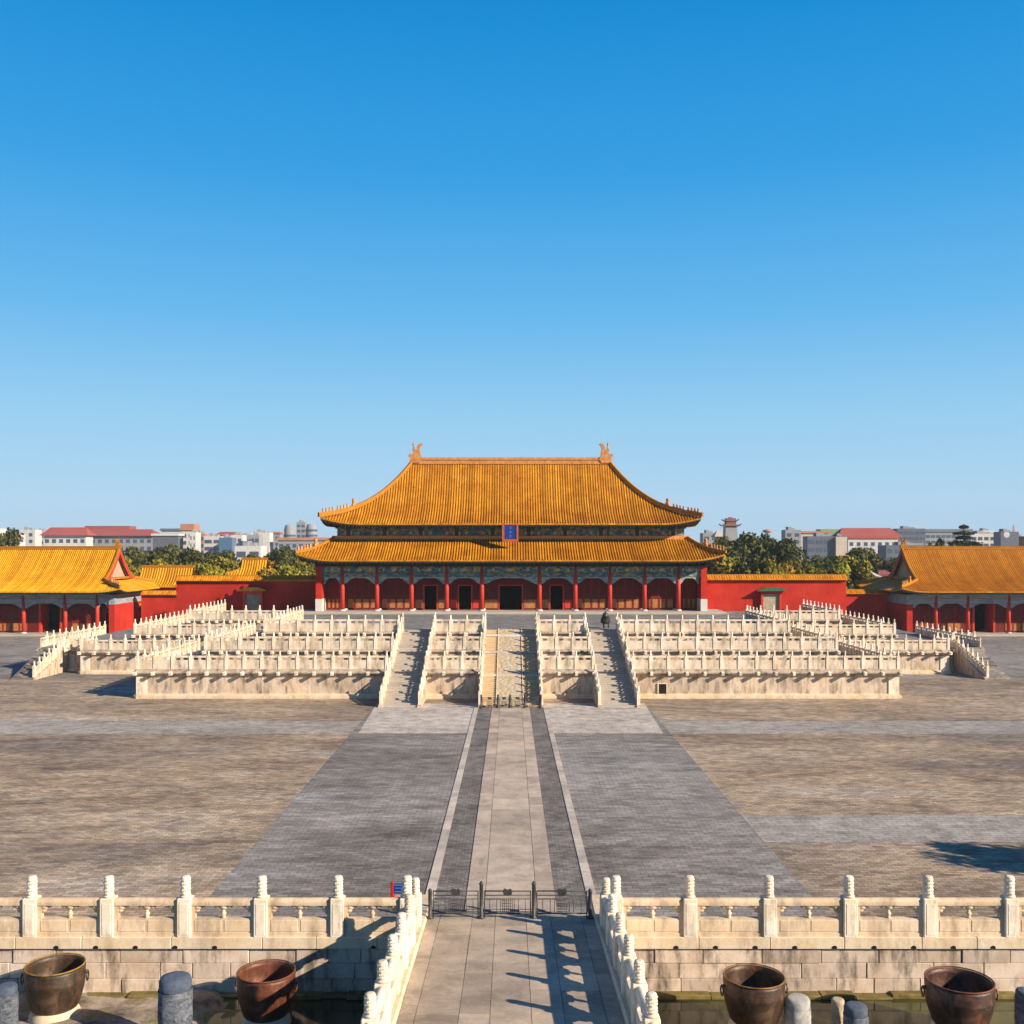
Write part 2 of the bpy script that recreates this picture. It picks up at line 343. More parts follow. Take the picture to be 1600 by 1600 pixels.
# ================================================================ GROUND
BANK = 38.9; NEARBANK = 13.0; CX = 70.0; BED = -1.9
mb = MB()
def sheet(x0, x1, y0, y1, z): mb.quad((x0, y0, z), (x1, y0, z), (x1, y1, z), (x0, y1, z))
sheet(-4000, 4000, BANK, 6000, 0); sheet(-4000, 4000, -600, NEARBANK, 0)
sheet(-4000, -CX, NEARBANK, BANK, 0); sheet(CX, 4000, NEARBANK, BANK, 0)
struct(mb.build('ground', M['ground']))
def band(name, x0, x1, y0, y1, z, mat, x0b=None, x1b=None):
    m = MB(); x0b = x0 if x0b is None else x0b; x1b = x1 if x1b is None else x1b
    m.quad((x0, y0, z), (x1, y0, z), (x1b, y1, z), (x0b, y1, z)); return struct(m.build(name, mat))
band('paving_band', -120, 120, 83.2, 89.3, .004, M['band'])
band('paving_band', 12.9, 120, 52.4, 57.8, .004, M['band'])
band('pavement', -200, -39.5, 118, 178, .008, M['pavement']); band('pavement', 40.5, 200, 118, 178, .008, M['pavement'])
band('pavement', -13.0, 13.0, 39.6, 98, .012, M['pavement'])
band('pale_pavement', -12.4, 12.4, 83.3, 99.5, .016, M['pad'], -13.0, 13.0)
band('dark_brick_path', -3.3, 3.3, 43, 97, .020, M['dark_strip'], -3.05, 3.05)
# imperial way slabs, each one a block with its own tone
mb = MB(); tz0, tz1 = .0, .05
def slabrow(xa, xb, y0, y1, step, taper=.93, jit=.25):
    y = y0
    while y < y1-.3:
        d = min(step*(1+random.uniform(-jit, jit)), y1-y)
        t0 = 1-(1-taper)*(y-y0)/(y1-y0); t1 = 1-(1-taper)*(y+d-.02-y0)/(y1-y0)
        a_, b_ = xa+.012, xb-.012
        vs = [(a_*t0, y, tz0), (b_*t0, y, tz0), (b_*t1, y+d-.02, tz0), (a_*t1, y+d-.02, tz0)]
        vs += [(x, yy, tz1) for x, yy, _ in vs]
        mb.add(vs, [(4, 5, 6, 7), (0, 1, 5, 4), (1, 2, 6, 5), (2, 3, 7, 6), (3, 0, 4, 7)]); y += d
slabrow(-1.1, 1.1, 42.4, 97, 2.6); slabrow(-1.92, -1.1, 42.4, 97, 1.7); slabrow(1.1, 1.92, 42.4, 97, 1.7)
struct(mb.build('imperial_path', M['slab']))
mb = MB(); slabrow(-3.72, -3.28, 42.4, 97, 1.7); slabrow(3.28, 3.72, 42.4, 97, 1.7)
struct(mb.build('path_edge_stones', M['edge_slab']))

# canal bed, water
mb = MB(); nx, ny = 300, 56; random.seed(3)
def bh(x, y): return BED+.11*sin(x*.9+1.3*sin(y*.8))*cos(y*1.1+x*.35)+.03*random.uniform(-1, 1)+(.13 if x < -11 else -.10 if x < 0 else -.16)
g = [[(-CX+2*CX*i/nx, NEARBANK+(BANK-NEARBANK)*j/ny) for i in range(nx+1)] for j in range(ny+1)]
vs = [(x, y, bh(x, y)) for r in g for x, y in r]
fs = [(j*(nx+1)+i, j*(nx+1)+i+1, (j+1)*(nx+1)+i+1, (j+1)*(nx+1)+i) for j in range(ny) for i in range(nx)]
mb.add(vs, fs, True); struct(mb.build('canal_bed', M['bed']))
mb = MB(); mb.quad((-CX, NEARBANK, BED-.01), (CX, NEARBANK, BED-.01), (CX, BANK, BED-.01), (-CX, BANK, BED-.01)); struct(mb.build('water', M['water']))

# canal walls: coursed blocks + backing + mossy ledge + coping
def canal_wall(x0, x1, yf, sgn, label, seed):
    random.seed(seed)
    t = thing('canal_wall', label, 'retaining wall', ((x0+x1)/2, yf, BED), 0, 'stone walls lining the canal'); ox, oy, oz = (x0+x1)/2, yf, BED
    m = MB(); a_, b_ = sorted((yf+sgn*.06, yf+sgn*.9)); m.box(x0-ox, x1-ox, a_-oy, b_-oy, BED-.5-oz, -.125-oz); m.build('wall_core', M['mortar'], t)
    m = MB()
    for r in range(3):
        z0 = BED+.02+r*.585; x = x0-random.uniform(0, 1.4)
        while x < x1:
            w_ = random.uniform(1.2, 2.6); xa, xb = max(x, x0), min(x+w_, x1)
            if xb-xa > .1:
                pr = random.uniform(0, .06); a_, b_ = sorted((yf-sgn*pr, yf+sgn*.5))
                m.bbox(xa+.012-ox, xb-.012-ox, a_-oy, b_-oy, z0+.012-oz, z0+.585-.012-oz, .02)
            x += w_
    m.build('stone_course', M['canal_block'], t)
    m = MB(); x = x0
    while x < x1:
        w_ = min(random.uniform(2, 3.6), x1-x); a_, b_ = sorted((yf-sgn*.16, yf+sgn*.75))
        m.bbox(x+.006-ox, x+w_-.006-ox, a_-oy, b_-oy, -.12-oz, .31-oz, .025); x += w_
    m.build('coping', M['marble'], t)
    m = MB(); x = x0+.8
    while x < x1:
        if random.random() < .75:
            m.lathe(0, 0, [(.10, -.01), (.10, .02)], 10, False)
            n = 20
            for k in range(len(m.v)-n, len(m.v)):
                vx, vy, vz = m.v[k]; m.v[k] = (x-ox+vx, (yf-sgn*(.163+vz*.5))-oy, -.075-oz+max(vy*.75, -.04))
        x += 1.5
    m.build('weep_hole', M['black'], t)['kind'] = 'stuff'
    m = MB(); a_, b_ = sorted((yf-sgn*.42, yf+sgn*.1)); x = x0
    while x < x1:
        w_ = min(random.uniform(.8, 2.2), x1-x); dz = random.uniform(-.05, .05)
        a2 = a_ if sgn < 0 else a_+random.uniform(-.08, .1)
        m.bbox(x-ox, x+w_-.01-ox, a2-oy, b_-oy, -.4, .10+dz, .03); x += w_
    m.build('mossy_ledge', M['moss'], t)
canal_wall(-60, -3.95, BANK, 1, 'far stone canal wall left of the bridge, in stained grey blocks', 1)
canal_wall(3.95, 60, BANK, 1, 'far stone canal wall right of the bridge, in stained grey blocks', 2)
canal_wall(-60, -3.95, NEARBANK, -1, 'near stone canal wall left of the bridge', 3)
canal_wall(3.95, 60, NEARBANK, -1, 'near stone canal wall right of the bridge', 4)

# ================================================================ BALUSTRADES
def post_mesh(h, w_, cyl, fine, mat):
    m = MB(); sh = h-cyl; r = w_*(.35 if fine else .36)
    if fine:
        m.bbox(-w_/2, w_/2, -w_/2, w_/2, 0, sh, .03)
        m.bbox(-w_*.33, w_*.33, -w_/2-.015, w_/2+.015, .1, sh-.18, .015)
        pr = [(r*.95, sh-.002), (r*1.18, sh+.03), (r*1.18, sh+.07), (r*.82, sh+.10)]
        k = 5; seg = (cyl-.16)/k
        for q in range(k):
            zz = sh+.10+q*seg
            pr += [(r*.94, zz+.01), (r*1.03, zz+seg*.3), (r*1.04, zz+seg*.7), (r*.94, zz+seg*.97)]
        pr += [(r*.98, sh+cyl-.05), (r*.85, sh+cyl-.01), (r*.4, sh+cyl)]
        m.lathe(0, 0, pr, 14)
        for q in range(k):                                   # carved cloud lobes standing off the shaft
            for j in range(8):
                t = 2*pi*(j+.5*(q % 2))/8; zz = sh+.10+q*seg+seg*.45; cx_, cy_ = cos(t)*r*1.0, sin(t)*r*1.0
                d = r*.15; m.add([(cx_+cos(t)*d, cy_+sin(t)*d, zz), (cx_-sin(t)*d, cy_+cos(t)*d, zz), (cx_+sin(t)*d, cy_-cos(t)*d, zz), (cx_, cy_, zz+d*1.5), (cx_, cy_, zz-d*1.2)],
                                 [(0, 1, 3), (2, 0, 3), (1, 0, 4), (0, 2, 4)])
    else:
        m.box(-w_/2, w_/2, -w_/2, w_/2, 0, sh)
        m.lathe(0, 0, [(r, sh-.001), (r*1.25, sh+.05), (r*.85, sh+.11), (r, sh+cyl*.45), (r*.85, sh+cyl*.6), (r*1.02, sh+cyl*.85), (r*.5, sh+cyl)], 8)
    return m.mesh('post', mat)

def panel_mesh(w_, h, th, rise, fine, mat):
    """slab panel: solid lower slab, two openings with cloud brackets and a vase, rounded hand rail; sheared by rise over its width"""
    m = MB(); lo = h*(.46 if fine else .68); ro = h*(.82 if fine else .86); x0, x1 = -w_/2, w_/2
    m.box(x0, x1, -th/2, th/2, 0, lo)
    m.box(x0, x1, -th*.62, th*.62, 0, h*.09)
    if fine:
        for s_ in (-1, 1):
            for (a_, b_) in ((x0+.12, -.06), (.06, x1-.12)): m.bbox(a_, b_, *sorted((s_*(th/2-.01), s_*(th/2+.018))), h*.13, lo-.05, .008)
    # rail
    n = 10; pr = [(cos(pi*k/(n-1))*th*.62, ro+(h-ro)*(.35+.65*sin(pi*k/(n-1)))) for k in range(n)]+[(-th*.62, ro), (th*.62, ro)]
    if not fine: pr = [(th*.6, ro), (th*.6, h-.04), (th*.3, h), (-th*.3, h), (-th*.6, h-.04), (-th*.6, ro)]
    k = len(pr); m.add([(x0, y, z) for y, z in pr]+[(x1, y, z) for y, z in pr], [tuple(range(k)), tuple(range(2*k-1, k-1, -1))]+[(i, k+i, k+(i+1) % k, (i+1) % k) for i in range(k)], False)
    j = .13*w_/2.4 if fine else .10*w_
    m.box(x0, x0+j, -th*.45, th*.45, lo, ro); m.box(x1-j, x1, -th*.45, th*.45, lo, ro)
    if fine:
        def blob(cx_, cz_, r_):
            vs, fs = [], []; a1, a2 = 10, 6
            for u in range(a2+1):
                for v_ in range(a1):
                    p_, q_ = pi*u/a2, 2*pi*v_/a1; vs.append((cx_+r_*sin(p_)*cos(q_)*1.25, r_*.85*cos(p_), cz_+r_*sin(p_)*sin(q_)))
            for u in range(a2):
                for v_ in range(a1): fs.append((u*a1+v_, u*a1+(v_+1) % a1, (u+1)*a1+(v_+1) % a1, (u+1)*a1+v_))
            m.add(vs, fs, True)
        for cx_, sg in ((x0+j, 1), (x1-j, -1)):
            blob(cx_+sg*.08, ro-.07, .14); blob(cx_+sg*.26, ro-.035, .095); blob(cx_+sg*.04, ro-.22, .10)
        blob(0, ro-.06, .15); blob(-.22, ro-.05, .11); blob(.22, ro-.05, .11); 
        m.lathe(0, 0, [(.05, lo-.01), (.09, lo+.03), (.06, lo+.07), (.10, lo+.15), (.10, lo+.2), (.05, lo+.25), (.09, ro+.01)], 12)
    else:
        m.box(-w_*.09, w_*.09, -th*.4, th*.4, lo, ro)
    if rise: m.v = [(x, y, z+rise*(x/w_)) for x, y, z in m.v]
    return m.mesh('panel', mat)

POST_N = post_mesh(2.25, .52, .80, True, M['marble_clean'])
POST_B = post_mesh(1.85, .44, .62, True, M['marble_clean'])
POST_T = post_mesh(1.85, .29, .50, False, M['marble_clean'])
PANELS = {}
def balustrade(p0, p1, label, spacing, post, pw, ph, th, fine, mat, ends=(True, True), group='marble balustrades', z1=None):
    """run from p0 to p1 (x,y,z); z may differ for stairs"""
    p0, p1 = Vector(p0), Vector(p1); d = p1-p0; L = Vector((d.x, d.y, 0)).length; rz = math.atan2(d.y, d.x)
    n = max(1, round(L/spacing)); stp = L/n
    t = thing('marble_balustrade', label, 'balustrade', p0, rz, group)
    rise = d.z/n; w_ = stp-pw+.02
    key = (round(w_, 2), round(rise, 2), fine, ph)
    if key not in PANELS: PANELS[key] = panel_mesh(w_, ph, th, rise, fine, M['panel_marble'] if fine else M['panel_far'])
    for k in range(n+1):
        if (k == 0 and not ends[0]) or (k == n and not ends[1]): continue
        instance(post, 'post', t, (k*stp, 0, k*rise))
    for k in range(n):
        instance(PANELS[key], 'panel', t, ((k+.5)*stp, 0, (k+.5)*rise))
    return t
# canal bank: post centres measured in the picture
G1 = 'marble balustrades along the canal'
def canal_rail(xs, y, label, flip=0):
    t = thing('marble_balustrade', label, 'balustrade', (xs[0], y, .31), 0, G1)
    for x in xs: instance(POST_N, 'post', t, (x-xs[0], 0, 0))
    for a_, b_ in zip(xs[:-1], xs[1:]):
        w_ = b_-a_-.54; key = ('c', round(w_, 1))
        if key not in PANELS: PANELS[key] = panel_mesh(w_, 1.42, .26, 0, True, M['panel_marble'])
        instance(PANELS[key], 'panel', t, ((a_+b_)/2-xs[0], 0, 0))
xl = [P(50, 39)-2.92*k for k in range(12, 0, -1)]+[P(p, 39) for p in (50, 170, 290, 409, 528)]+[-3.95]
xr = [4.0]+[P(p, 39) for p in (1077, 1201, 1326, 1450, 1577)]+[P(1577, 39)+3.05*k for k in range(1, 12)]
canal_rail(xl, 39.0, 'long marble balustrade on the far canal bank, left of the bridge')
canal_rail(xr, 39.0, 'long marble balustrade on the far canal bank, right of the bridge')

# ================================================================ BRIDGE
def dz(y):
    if y >= 41.8: return .0
    if y >= 29: return .09*(41.8-y)
    q = (y-26)/3.0
    if y >= 26: return .09*12.8+ .135*(1-q*q)
    return max(0, dz(52-y))
br = thing('marble_bridge', 'stone slab bridge crossing the canal on the central axis', 'bridge', (0, 26, 0))
mb = MB(); HW = 4.15; ys = [8+ .5*k for k in range(int((44-8)/.5)+1)]
def zb(y):
    for c_, r_ in ((26, 3.6), (33.8, 2.6), (18.2, 2.6)):
        if abs(y-c_) < r_: return min(dz(y)-.35, BED+.1+sqrt(max(0, r_*r_-(y-c_)**2))*.82)
    return BED-.3
for a_, b_ in zip(ys[:-1], ys[1:]):
    za, zb_, ba, bb = dz(a_), dz(b_), zb(a_+.01), zb(b_-.01)
    if a_ >= 39 or b_ <= 13: ba = bb = -.3
    vs = [(-HW, a_, ba), (HW, a_, ba), (HW, b_, bb), (-HW, b_, bb), (-HW, a_, za-.02), (HW, a_, za-.02), (HW, b_, zb_-.02), (-HW, b_, zb_-.02)]
    mb.add([(x, y-26, z) for x, y, z in vs], [(0, 3, 2, 1), (4, 5, 6, 7), (0, 1, 5, 4), (1, 2, 6, 5), (2, 3, 7, 6), (3, 0, 4, 7)])
mb.build('bridge_body', M['canal_block'], br)
mb = MB(); random.seed(5)
def deckrow(xa, xb, step):
    y = 8.5
    while y < 41.8:
        d = min(step*random.uniform(.7, 1.35), 42.0-y); k = max(1, int(d/.5)); yy = [y+d*i/k for i in range(k+1)]; yy[-1] -= .015
        zt = random.uniform(.055, .07); vs = []
        for v_ in yy: vs += [(xa+.008, v_-26, dz(v_)-.05), (xb-.008, v_-26, dz(v_)-.05), (xb-.008, v_-26, dz(v_)+zt), (xa+.008, v_-26, dz(v_)+zt)]
        fs = [(3, 2, 1, 0), (4*k, 4*k+1, 4*k+2, 4*k+3)]
        for i in range(k):
            for q in range(4): q2 = (q+1) % 4; fs.append((i*4+q, i*4+q2, i*4+4+q2, i*4+4+q))
        mb.add(vs, fs); y += d
for xa, xb, st in ((-3.35, -2.85, 2.4), (-2.85, -1.55, 1.8), (-1.55, -.62, 2.6), (-.62, .62, 1.5), (.62, 1.6, 2.4), (1.6, 2.85, 1.8), (2.85, 3.35, 2.4)): deckrow(xa, xb, st)
mb.build('deck_slab', M['bridge_slab'], br)['kind'] = 'stuff'
for s_ in (-1, 1):
    mb = MB(); mb.sweep([(s_*3.72, y-26, dz(y)) for y in ys], (1, 0, 0), .8, .16); mb.build('kerb_stone', M['marble'], br)
G2 = 'marble balustrades on the bridge'
for s_, nm in ((-1, 'left'), (1, 'right')):
    t = thing('marble_balustrade', 'stepped marble balustrade along the %s edge of the bridge' % nm, 'balustrade', (s_*3.72, 26, 0), 0, G2)
    yy = [24.5+2.58*k for k in range(7)]; yy = [yy[0]-2.58*k for k in range(6, 0, -1)]+yy
    for y in yy: instance(POST_B, 'post', t, (0, y-26, dz(y)+.15), pi/2)
    for a_, b_ in zip(yy[:-1], yy[1:]):
        rise = dz(b_)-dz(a_); w_ = b_-a_-.42; key = ('b', round(rise, 2))
        if key not in PANELS: PANELS[key] = panel_mesh(w_, 1.18, .22, rise*w_/(b_-a_), True, M['marble_clean'])
        instance(PANELS[key], 'panel', t, (0, (a_+b_)/2-26, (dz(a_)+dz(b_))/2+.15), pi/2)
    # drum stone end piece leaning against the last post
    m = MB(); y0 = yy[-1]-26
    pr = [(y0+.2, 0), (y0+.2, 1.25), (y0+.5, 1.05), (y0+.62, .8), (y0+.95, .75), (y0+1.15, .5), (y0+1.4, .35), (y0+1.6, 0)]
    n = len(pr); m.add([(-.13, y, z) for y, z in pr]+[(.13, y, z) for y, z in pr], [tuple(range(n)), tuple(range(2*n-1, n-1, -1))]+[(i, n+i, n+(i+1) % n, (i+1) % n) for i in range(n)])
    m.build('drum_stone', M['marble_clean'], t, (0, 0, .05))

# iron crowd barriers
def barrier_panel(x0, x1, y, z, label, cat='barrier', group='iron barriers', tall=1.12, post=1.35):
    t = thing('iron_barrier', label, cat, ((x0+x1)/2, y, z), 0, group); w_ = x1-x0; h = w_/2
    k = tall/1.12
    m = MB()
    for zz in (1.10, .93, .78, .20): m.tube([(-h+.07, 0, zz*k), (h-.07, 0, zz*k)], .019*(1.4 if zz in (1.10, .2) else 1), 6)
    for xx in (-h+.07, h-.07): m.tube([(xx, 0, .02), (xx, 0, 1.1*k)], .026, 6)
    for f in (.14, .28, .36, .64, .72, .86):
        m.tube([(-h+w_*f, 0, .2*k), (-h+w_*f, 0, .78*k)], .014, 6)
    m.build('rail_frame', M['iron'], t)
    m = MB()
    for i in range(6): m.tube([(-.2+.08*i, 0, .2*k), (-.2+.08*i, 0, .78*k)], .012, 5)
    for i in range(5): m.tube([(-.2, 0, (.27+.11*i)*k), (.2, 0, (.27+.11*i)*k)], .012, 5)
    m.build('lattice', M['iron'], t)
    m = MB(); m.prism([(-.2, 1.12*k), (-.12, 1.2*k), (.02, 1.15*k), (.12, 1.2*k), (.2, 1.1*k), (.16, .95*k), (0, .9*k), (-.16, .95*k)], -.02, .02); m.build('scroll_ornament', M['iron'], t)
def barrier_post(x, y, z, label, h=1.45, r=.075):
    m = MB(); m.lathe(0, 0, [(r*1.9, 0), (r*1.9, .06), (r, .1), (r, h*.9), (r*1.25, h*.92), (r*.9, h*.96), (r*.3, h)], 10)
    tag(m.build('barrier_post', M['iron'], None, (x, y, z)), label, 'post', 'iron barrier posts')
bx = [P(672, 41.3), P(752, 41.3), P(834, 41.3), P(922, 41.3)]
for i, nm in enumerate(('left', 'middle', 'right')):
    barrier_panel(bx[i]+.06, bx[i+1]-.06, 41.3, .11, '%s dark iron lattice barrier panel closing the far bridge end' % nm)
for i, nm in enumerate(('against the left bridge balustrade', 'left of the two tall ones on the bridge end', 'right of the two tall ones on the bridge end', 'against the right bridge balustrade')):
    barrier_post(bx[i], 41.3, .11, 'dark iron barrier post, '+nm, 1.5 if i in (1, 2) else 1.2)
bx = [P(752, 96.4), P(778, 96.4), P(797, 96.4), P(820, 96.4), P(845, 96.4)]
for i, nm in enumerate(('far left', 'centre left', 'centre right', 'far right')):
    barrier_panel(bx[i]+.05, bx[i+1]-.05, 96.4, .02, '%s low iron barrier panel at the foot of the central stair' % nm, group='iron barriers at the stair foot', tall=1.0)
for i, nm in enumerate(('far left', 'second from left', 'middle', 'second from right', 'far right')):
    barrier_post(bx[i], 96.4, .02, '%s iron post of the barrier at the central stair foot' % nm, 1.3, .09)

# ================================================================ VATS AND GRANITE BOLLARDS
random.seed(11)
def vat(px, D, r, top, label, mat, rim, rz, baseh=.42):
    r *= .9; x = P(px, D); z0 = BED+.02; h = top-z0-baseh
    t = thing('metal_vat', label, 'vat', (x, D, z0), rz, 'old metal water vats in the canal')
    m = MB(); q = r*.74
    pr = [(q*1.0, baseh-.02), (q*1.07, baseh+.04), (r*.88, baseh+h*.22), (r*.96, baseh+h*.42), (r*.995, baseh+h*.61), (r*1.0, baseh+h*.64), (r*1.0, baseh+h*.67), (r*.99, baseh+h*.69), (r*1.01, baseh+h*.90), (r*.97, baseh+h*.965),
          (r*.93, baseh+h*.965), (r*.93, baseh+h*.85), (r*.88, baseh+h*.4), (r*.55, baseh+.12)]
    m.lathe(0, 0, pr, 48, True, cap=False)
    i = len(m.v)-48; m.f.append(tuple(i+k for k in range(48))); m.sm.append(False)
    m.build('bowl', mat, t)
    m = MB(); zc = baseh+h*.985; rr = r*.985; vs = []; fs = []; n1, n2 = 48, 8
    for i in range(n1):
        for j in range(n2):
            a1, a2 = 2*pi*i/n1, 2*pi*j/n2; R_ = rr+.032*cos(a2); vs.append((R_*cos(a1), R_*sin(a1), zc+.026*sin(a2)))
    for i in range(n1):
        for j in range(n2): fs.append((i*n2+j, ((i+1) % n1)*n2+j, ((i+1) % n1)*n2+(j+1) % n2, i*n2+(j+1) % n2))
    m.add(vs, fs, True); m.build('rim', rim, t)
    for s_ in (-1, 1):
        m = MB(); zc = baseh+h*.72
        m.tube([(s_*r*.97, 0, zc+.1), (s_*(r+.10), 0, zc+.1)], .06, 8)
        m.tube([(s_*(r+.09), .12*sin(a_)*1.2, zc-.06+.17*cos(a_)) for a_ in [2*pi*k/14 for k in range(15)]], .028, 6)
        m.build('ring_handle', mat, t)
    m = MB(); pr = [(q*1.14, 0), (q*1.17, .04), (q*1.12, baseh*.5), (q*1.02, baseh*.9), (q*.98, baseh)]
    m.lathe(0, 0, pr, 24); m.build('stone_base', M['marble'], t)
vat(86, 36.9, 1.14, .06, 'dark bronze vat with a yellow rim, the leftmost of the four', M['vat_brown'], M['rim_yellow'], .15)
vat(416, 36.35, 1.13, .05, 'rust red iron vat left of the bridge beside a granite post', M['vat_rust'], M['rim_rust'], -.2)
vat(1178, 35.9, 1.18, .06, 'brown vat with an orange rim and dark inside, right of the bridge', M['vat_orange'], M['rim_orange'], .1)
vat(1499, 35.6, 1.26, .06, 'large reddish brown vat with dull rim, the rightmost of the four', M['vat_red'], M['rim_rust'], -.1)

def granite_post(px, py, D, wpx, label, mat, cap, dark=True):
    x = P(px, D); top = Z(py, D); r = wpx/1600*D/2; z0 = BED-.05; h = top-z0; k = D
    m = MB(); n = 20; pr = []; nz = 14
    vs = []; fs = []
    for j in range(nz+1):
        zz = (h-r*.75)*j/nz
        for i in range(n):
            t_ = 2*pi*i/n; rr = r*(1+random.uniform(-.035, .035)); vs.append((rr*cos(t_), rr*sin(t_), zz))
    for j in range(nz):
        for i in range(n): fs.append((j*n+i, j*n+(i+1) % n, (j+1)*n+(i+1) % n, (j+1)*n+i))
    m.add(vs, fs, True)
    t = thing('granite_post', label, 'stone post', (x, D, z0), random.random()*3, 'rough granite posts in the canal')
    m.build('shaft', mat, t)
    m = MB(); z1 = h-r*.75
    m.lathe(0, 0, [(r*.94, z1-.03), (r*.95, z1+.02), (r*.95, h-r*.28), (r*.85, h-r*.08), (r*.6, h-.01), (r*.3, h)], 24); m.build('cap', cap, t)
granite_post(10, 1538, 34.6, 34, 'granite post in painted blue shade, cut by the left edge of the photo', M['granite'], M['granite_cap'])
granite_post(274, 1524, 34.4, 52, 'rough granite post in painted blue shade, with smooth domed top, between the two left vats', M['granite'], M['granite_cap'])
granite_post(1246, 1557, 35.5, 41, 'pale rough granite post just right of the orange rimmed vat', M['granite_pale'], M['granite_pale'])
granite_post(1309, 1560, 36.2, 21, 'slim warm beige stone post standing alone in the water', M['granite_warm'], M['granite_warm'])
granite_post(1337, 1569, 35.3, 38, 'granite post in painted dark blue shade, beside the slim beige one', M['granite'], M['granite_cap'])
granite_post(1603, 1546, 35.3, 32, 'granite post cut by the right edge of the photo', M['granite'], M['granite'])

# sign board behind the canal rail, left of the bridge
t = thing('sign_board', 'red framed information board with blue panel over a pink one', 'sign', (P(626, 43), 43.0, 0))
S = 43/1600
mb = MB(); mb.bbox(-.42, -.30, -.07, .07, 0, 1.03, .02); mb.build('red_post', M['sign_red'], t)
mb = MB(); mb.bbox(.36, .46, -.05, .05, 0, .97, .02); mb.build('grey_post', M['sign_grey'], t)
mb = MB(); mb.box(-.30, .36, -.03, .03, -.0+.55, .95); mb.build('blue_panel', M['blue_panel'], t)
mb = MB(); mb.box(-.30, .36, -.03, .03, .08, .52); mb.build('lower_panel', M['sign_grey'], t)
mb = MB()
for xx, ww, zz, hh in ((-.26, .24, .40, .10), (.0, .18, .41, .09), (.2, .12, .39, .06), (-.24, .5, .28, .07)): mb.box(xx, xx+ww, -.04, -.031, zz, zz+hh)
mb.build('pink_print', M['sign_pink'], t)
mb = MB()
for xx, ww, zz, hh in ((-.27, .58, .88, .04), (-.24, .3, .76, .03), (.02, .26, .69, .06), (-.26, .5, .61, .03)): mb.box(xx, xx+ww, -.04, -.031, zz, zz+hh)
mb.build('light_blue_print', M['light_blue'], t)
# ================================================================ THREE-TIER TERRACE
TIERS = [dict(n='lowest', z0=0, z=2.9, F=103.0, a=(37.6, 39.0), R=123.0, b=(51.6, 52.6)),
         dict(n='middle', z0=2.9, z=4.4, F=108.0, a=(32.2, 34.4), R=128.0, b=(47.0, 48.0)),
         dict(n='top', z0=4.4, z=5.8, F=114.0, a=(27.4, 31.0), R=134.0, b=(42.0, 43.0))]
STY0, STY1 = 97.2, 116.6; TOPZ = 5.8
def stz(y): return TOPZ*(y-STY0)/(STY1-STY0)
G3 = 'marble balustrades on the terrace tiers'
BACK = 168.0
spout = MB(); spout.prism([(0, 0), (0, .3), (.35, .36), (.62, .28), (.78, .34), (.84, .2), (.72, .12), (.8, .02), (.5, 0)], -.13, .13)
SPOUT = spout.mesh('dragon_spout', M['marble_clean'])
def facing(m, x0, y0, x1, y1, z0, z1, blk, th, nx, ny, ox=0, oy=0, oz=0):
    """row of facing slabs on a vertical wall from (x0,y0) to (x1,y1), standing th proud along (nx,ny)"""
    L = sqrt((x1-x0)**2+(y1-y0)**2); ux, uy = (x1-x0)/L, (y1-y0)/L; n = max(1, round(L/blk)); st = L/n
    for k in range(n):
        pr = th+random.uniform(0, .02); xa, ya = x0+ux*(k*st+.01), y0+uy*(k*st+.01); xb, yb = x0+ux*((k+1)*st-.01), y0+uy*((k+1)*st-.01)
        ps = [(xa, ya), (xb, yb), (xb+nx*pr, yb+ny*pr), (xa+nx*pr, ya+ny*pr)]
        if (ps[1][0]-ps[0][0])*(ps[2][1]-ps[1][1])-(ps[1][1]-ps[0][1])*(ps[2][0]-ps[1][0]) < 0: ps = ps[::-1]
        vs = [(p[0]-ox, p[1]-oy, z0-oz) for p in ps]+[(p[0]-ox, p[1]-oy, z1-oz) for p in ps]
        m.add(vs, [(3, 2, 1, 0), (4, 5, 6, 7), (0, 1, 5, 4), (1, 2, 6, 5), (2, 3, 7, 6), (3, 0, 4, 7)])
def moulding(m, x0, y0, x1, y1, nx, ny, prof):
    """profile (out, z) swept along a straight wall, ends closed"""
    n = len(prof); vs = [(x0+nx*o_, y0+ny*o_, z) for o_, z in prof]+[(x1+nx*o_, y1+ny*o_, z) for o_, z in prof]
    fs = [tuple(range(n)), tuple(range(2*n-1, n-1, -1))]+[(i, n+i, n+(i+1) % n, (i+1) % n) for i in range(n)]
    m.add(vs, fs)
random.seed(21)
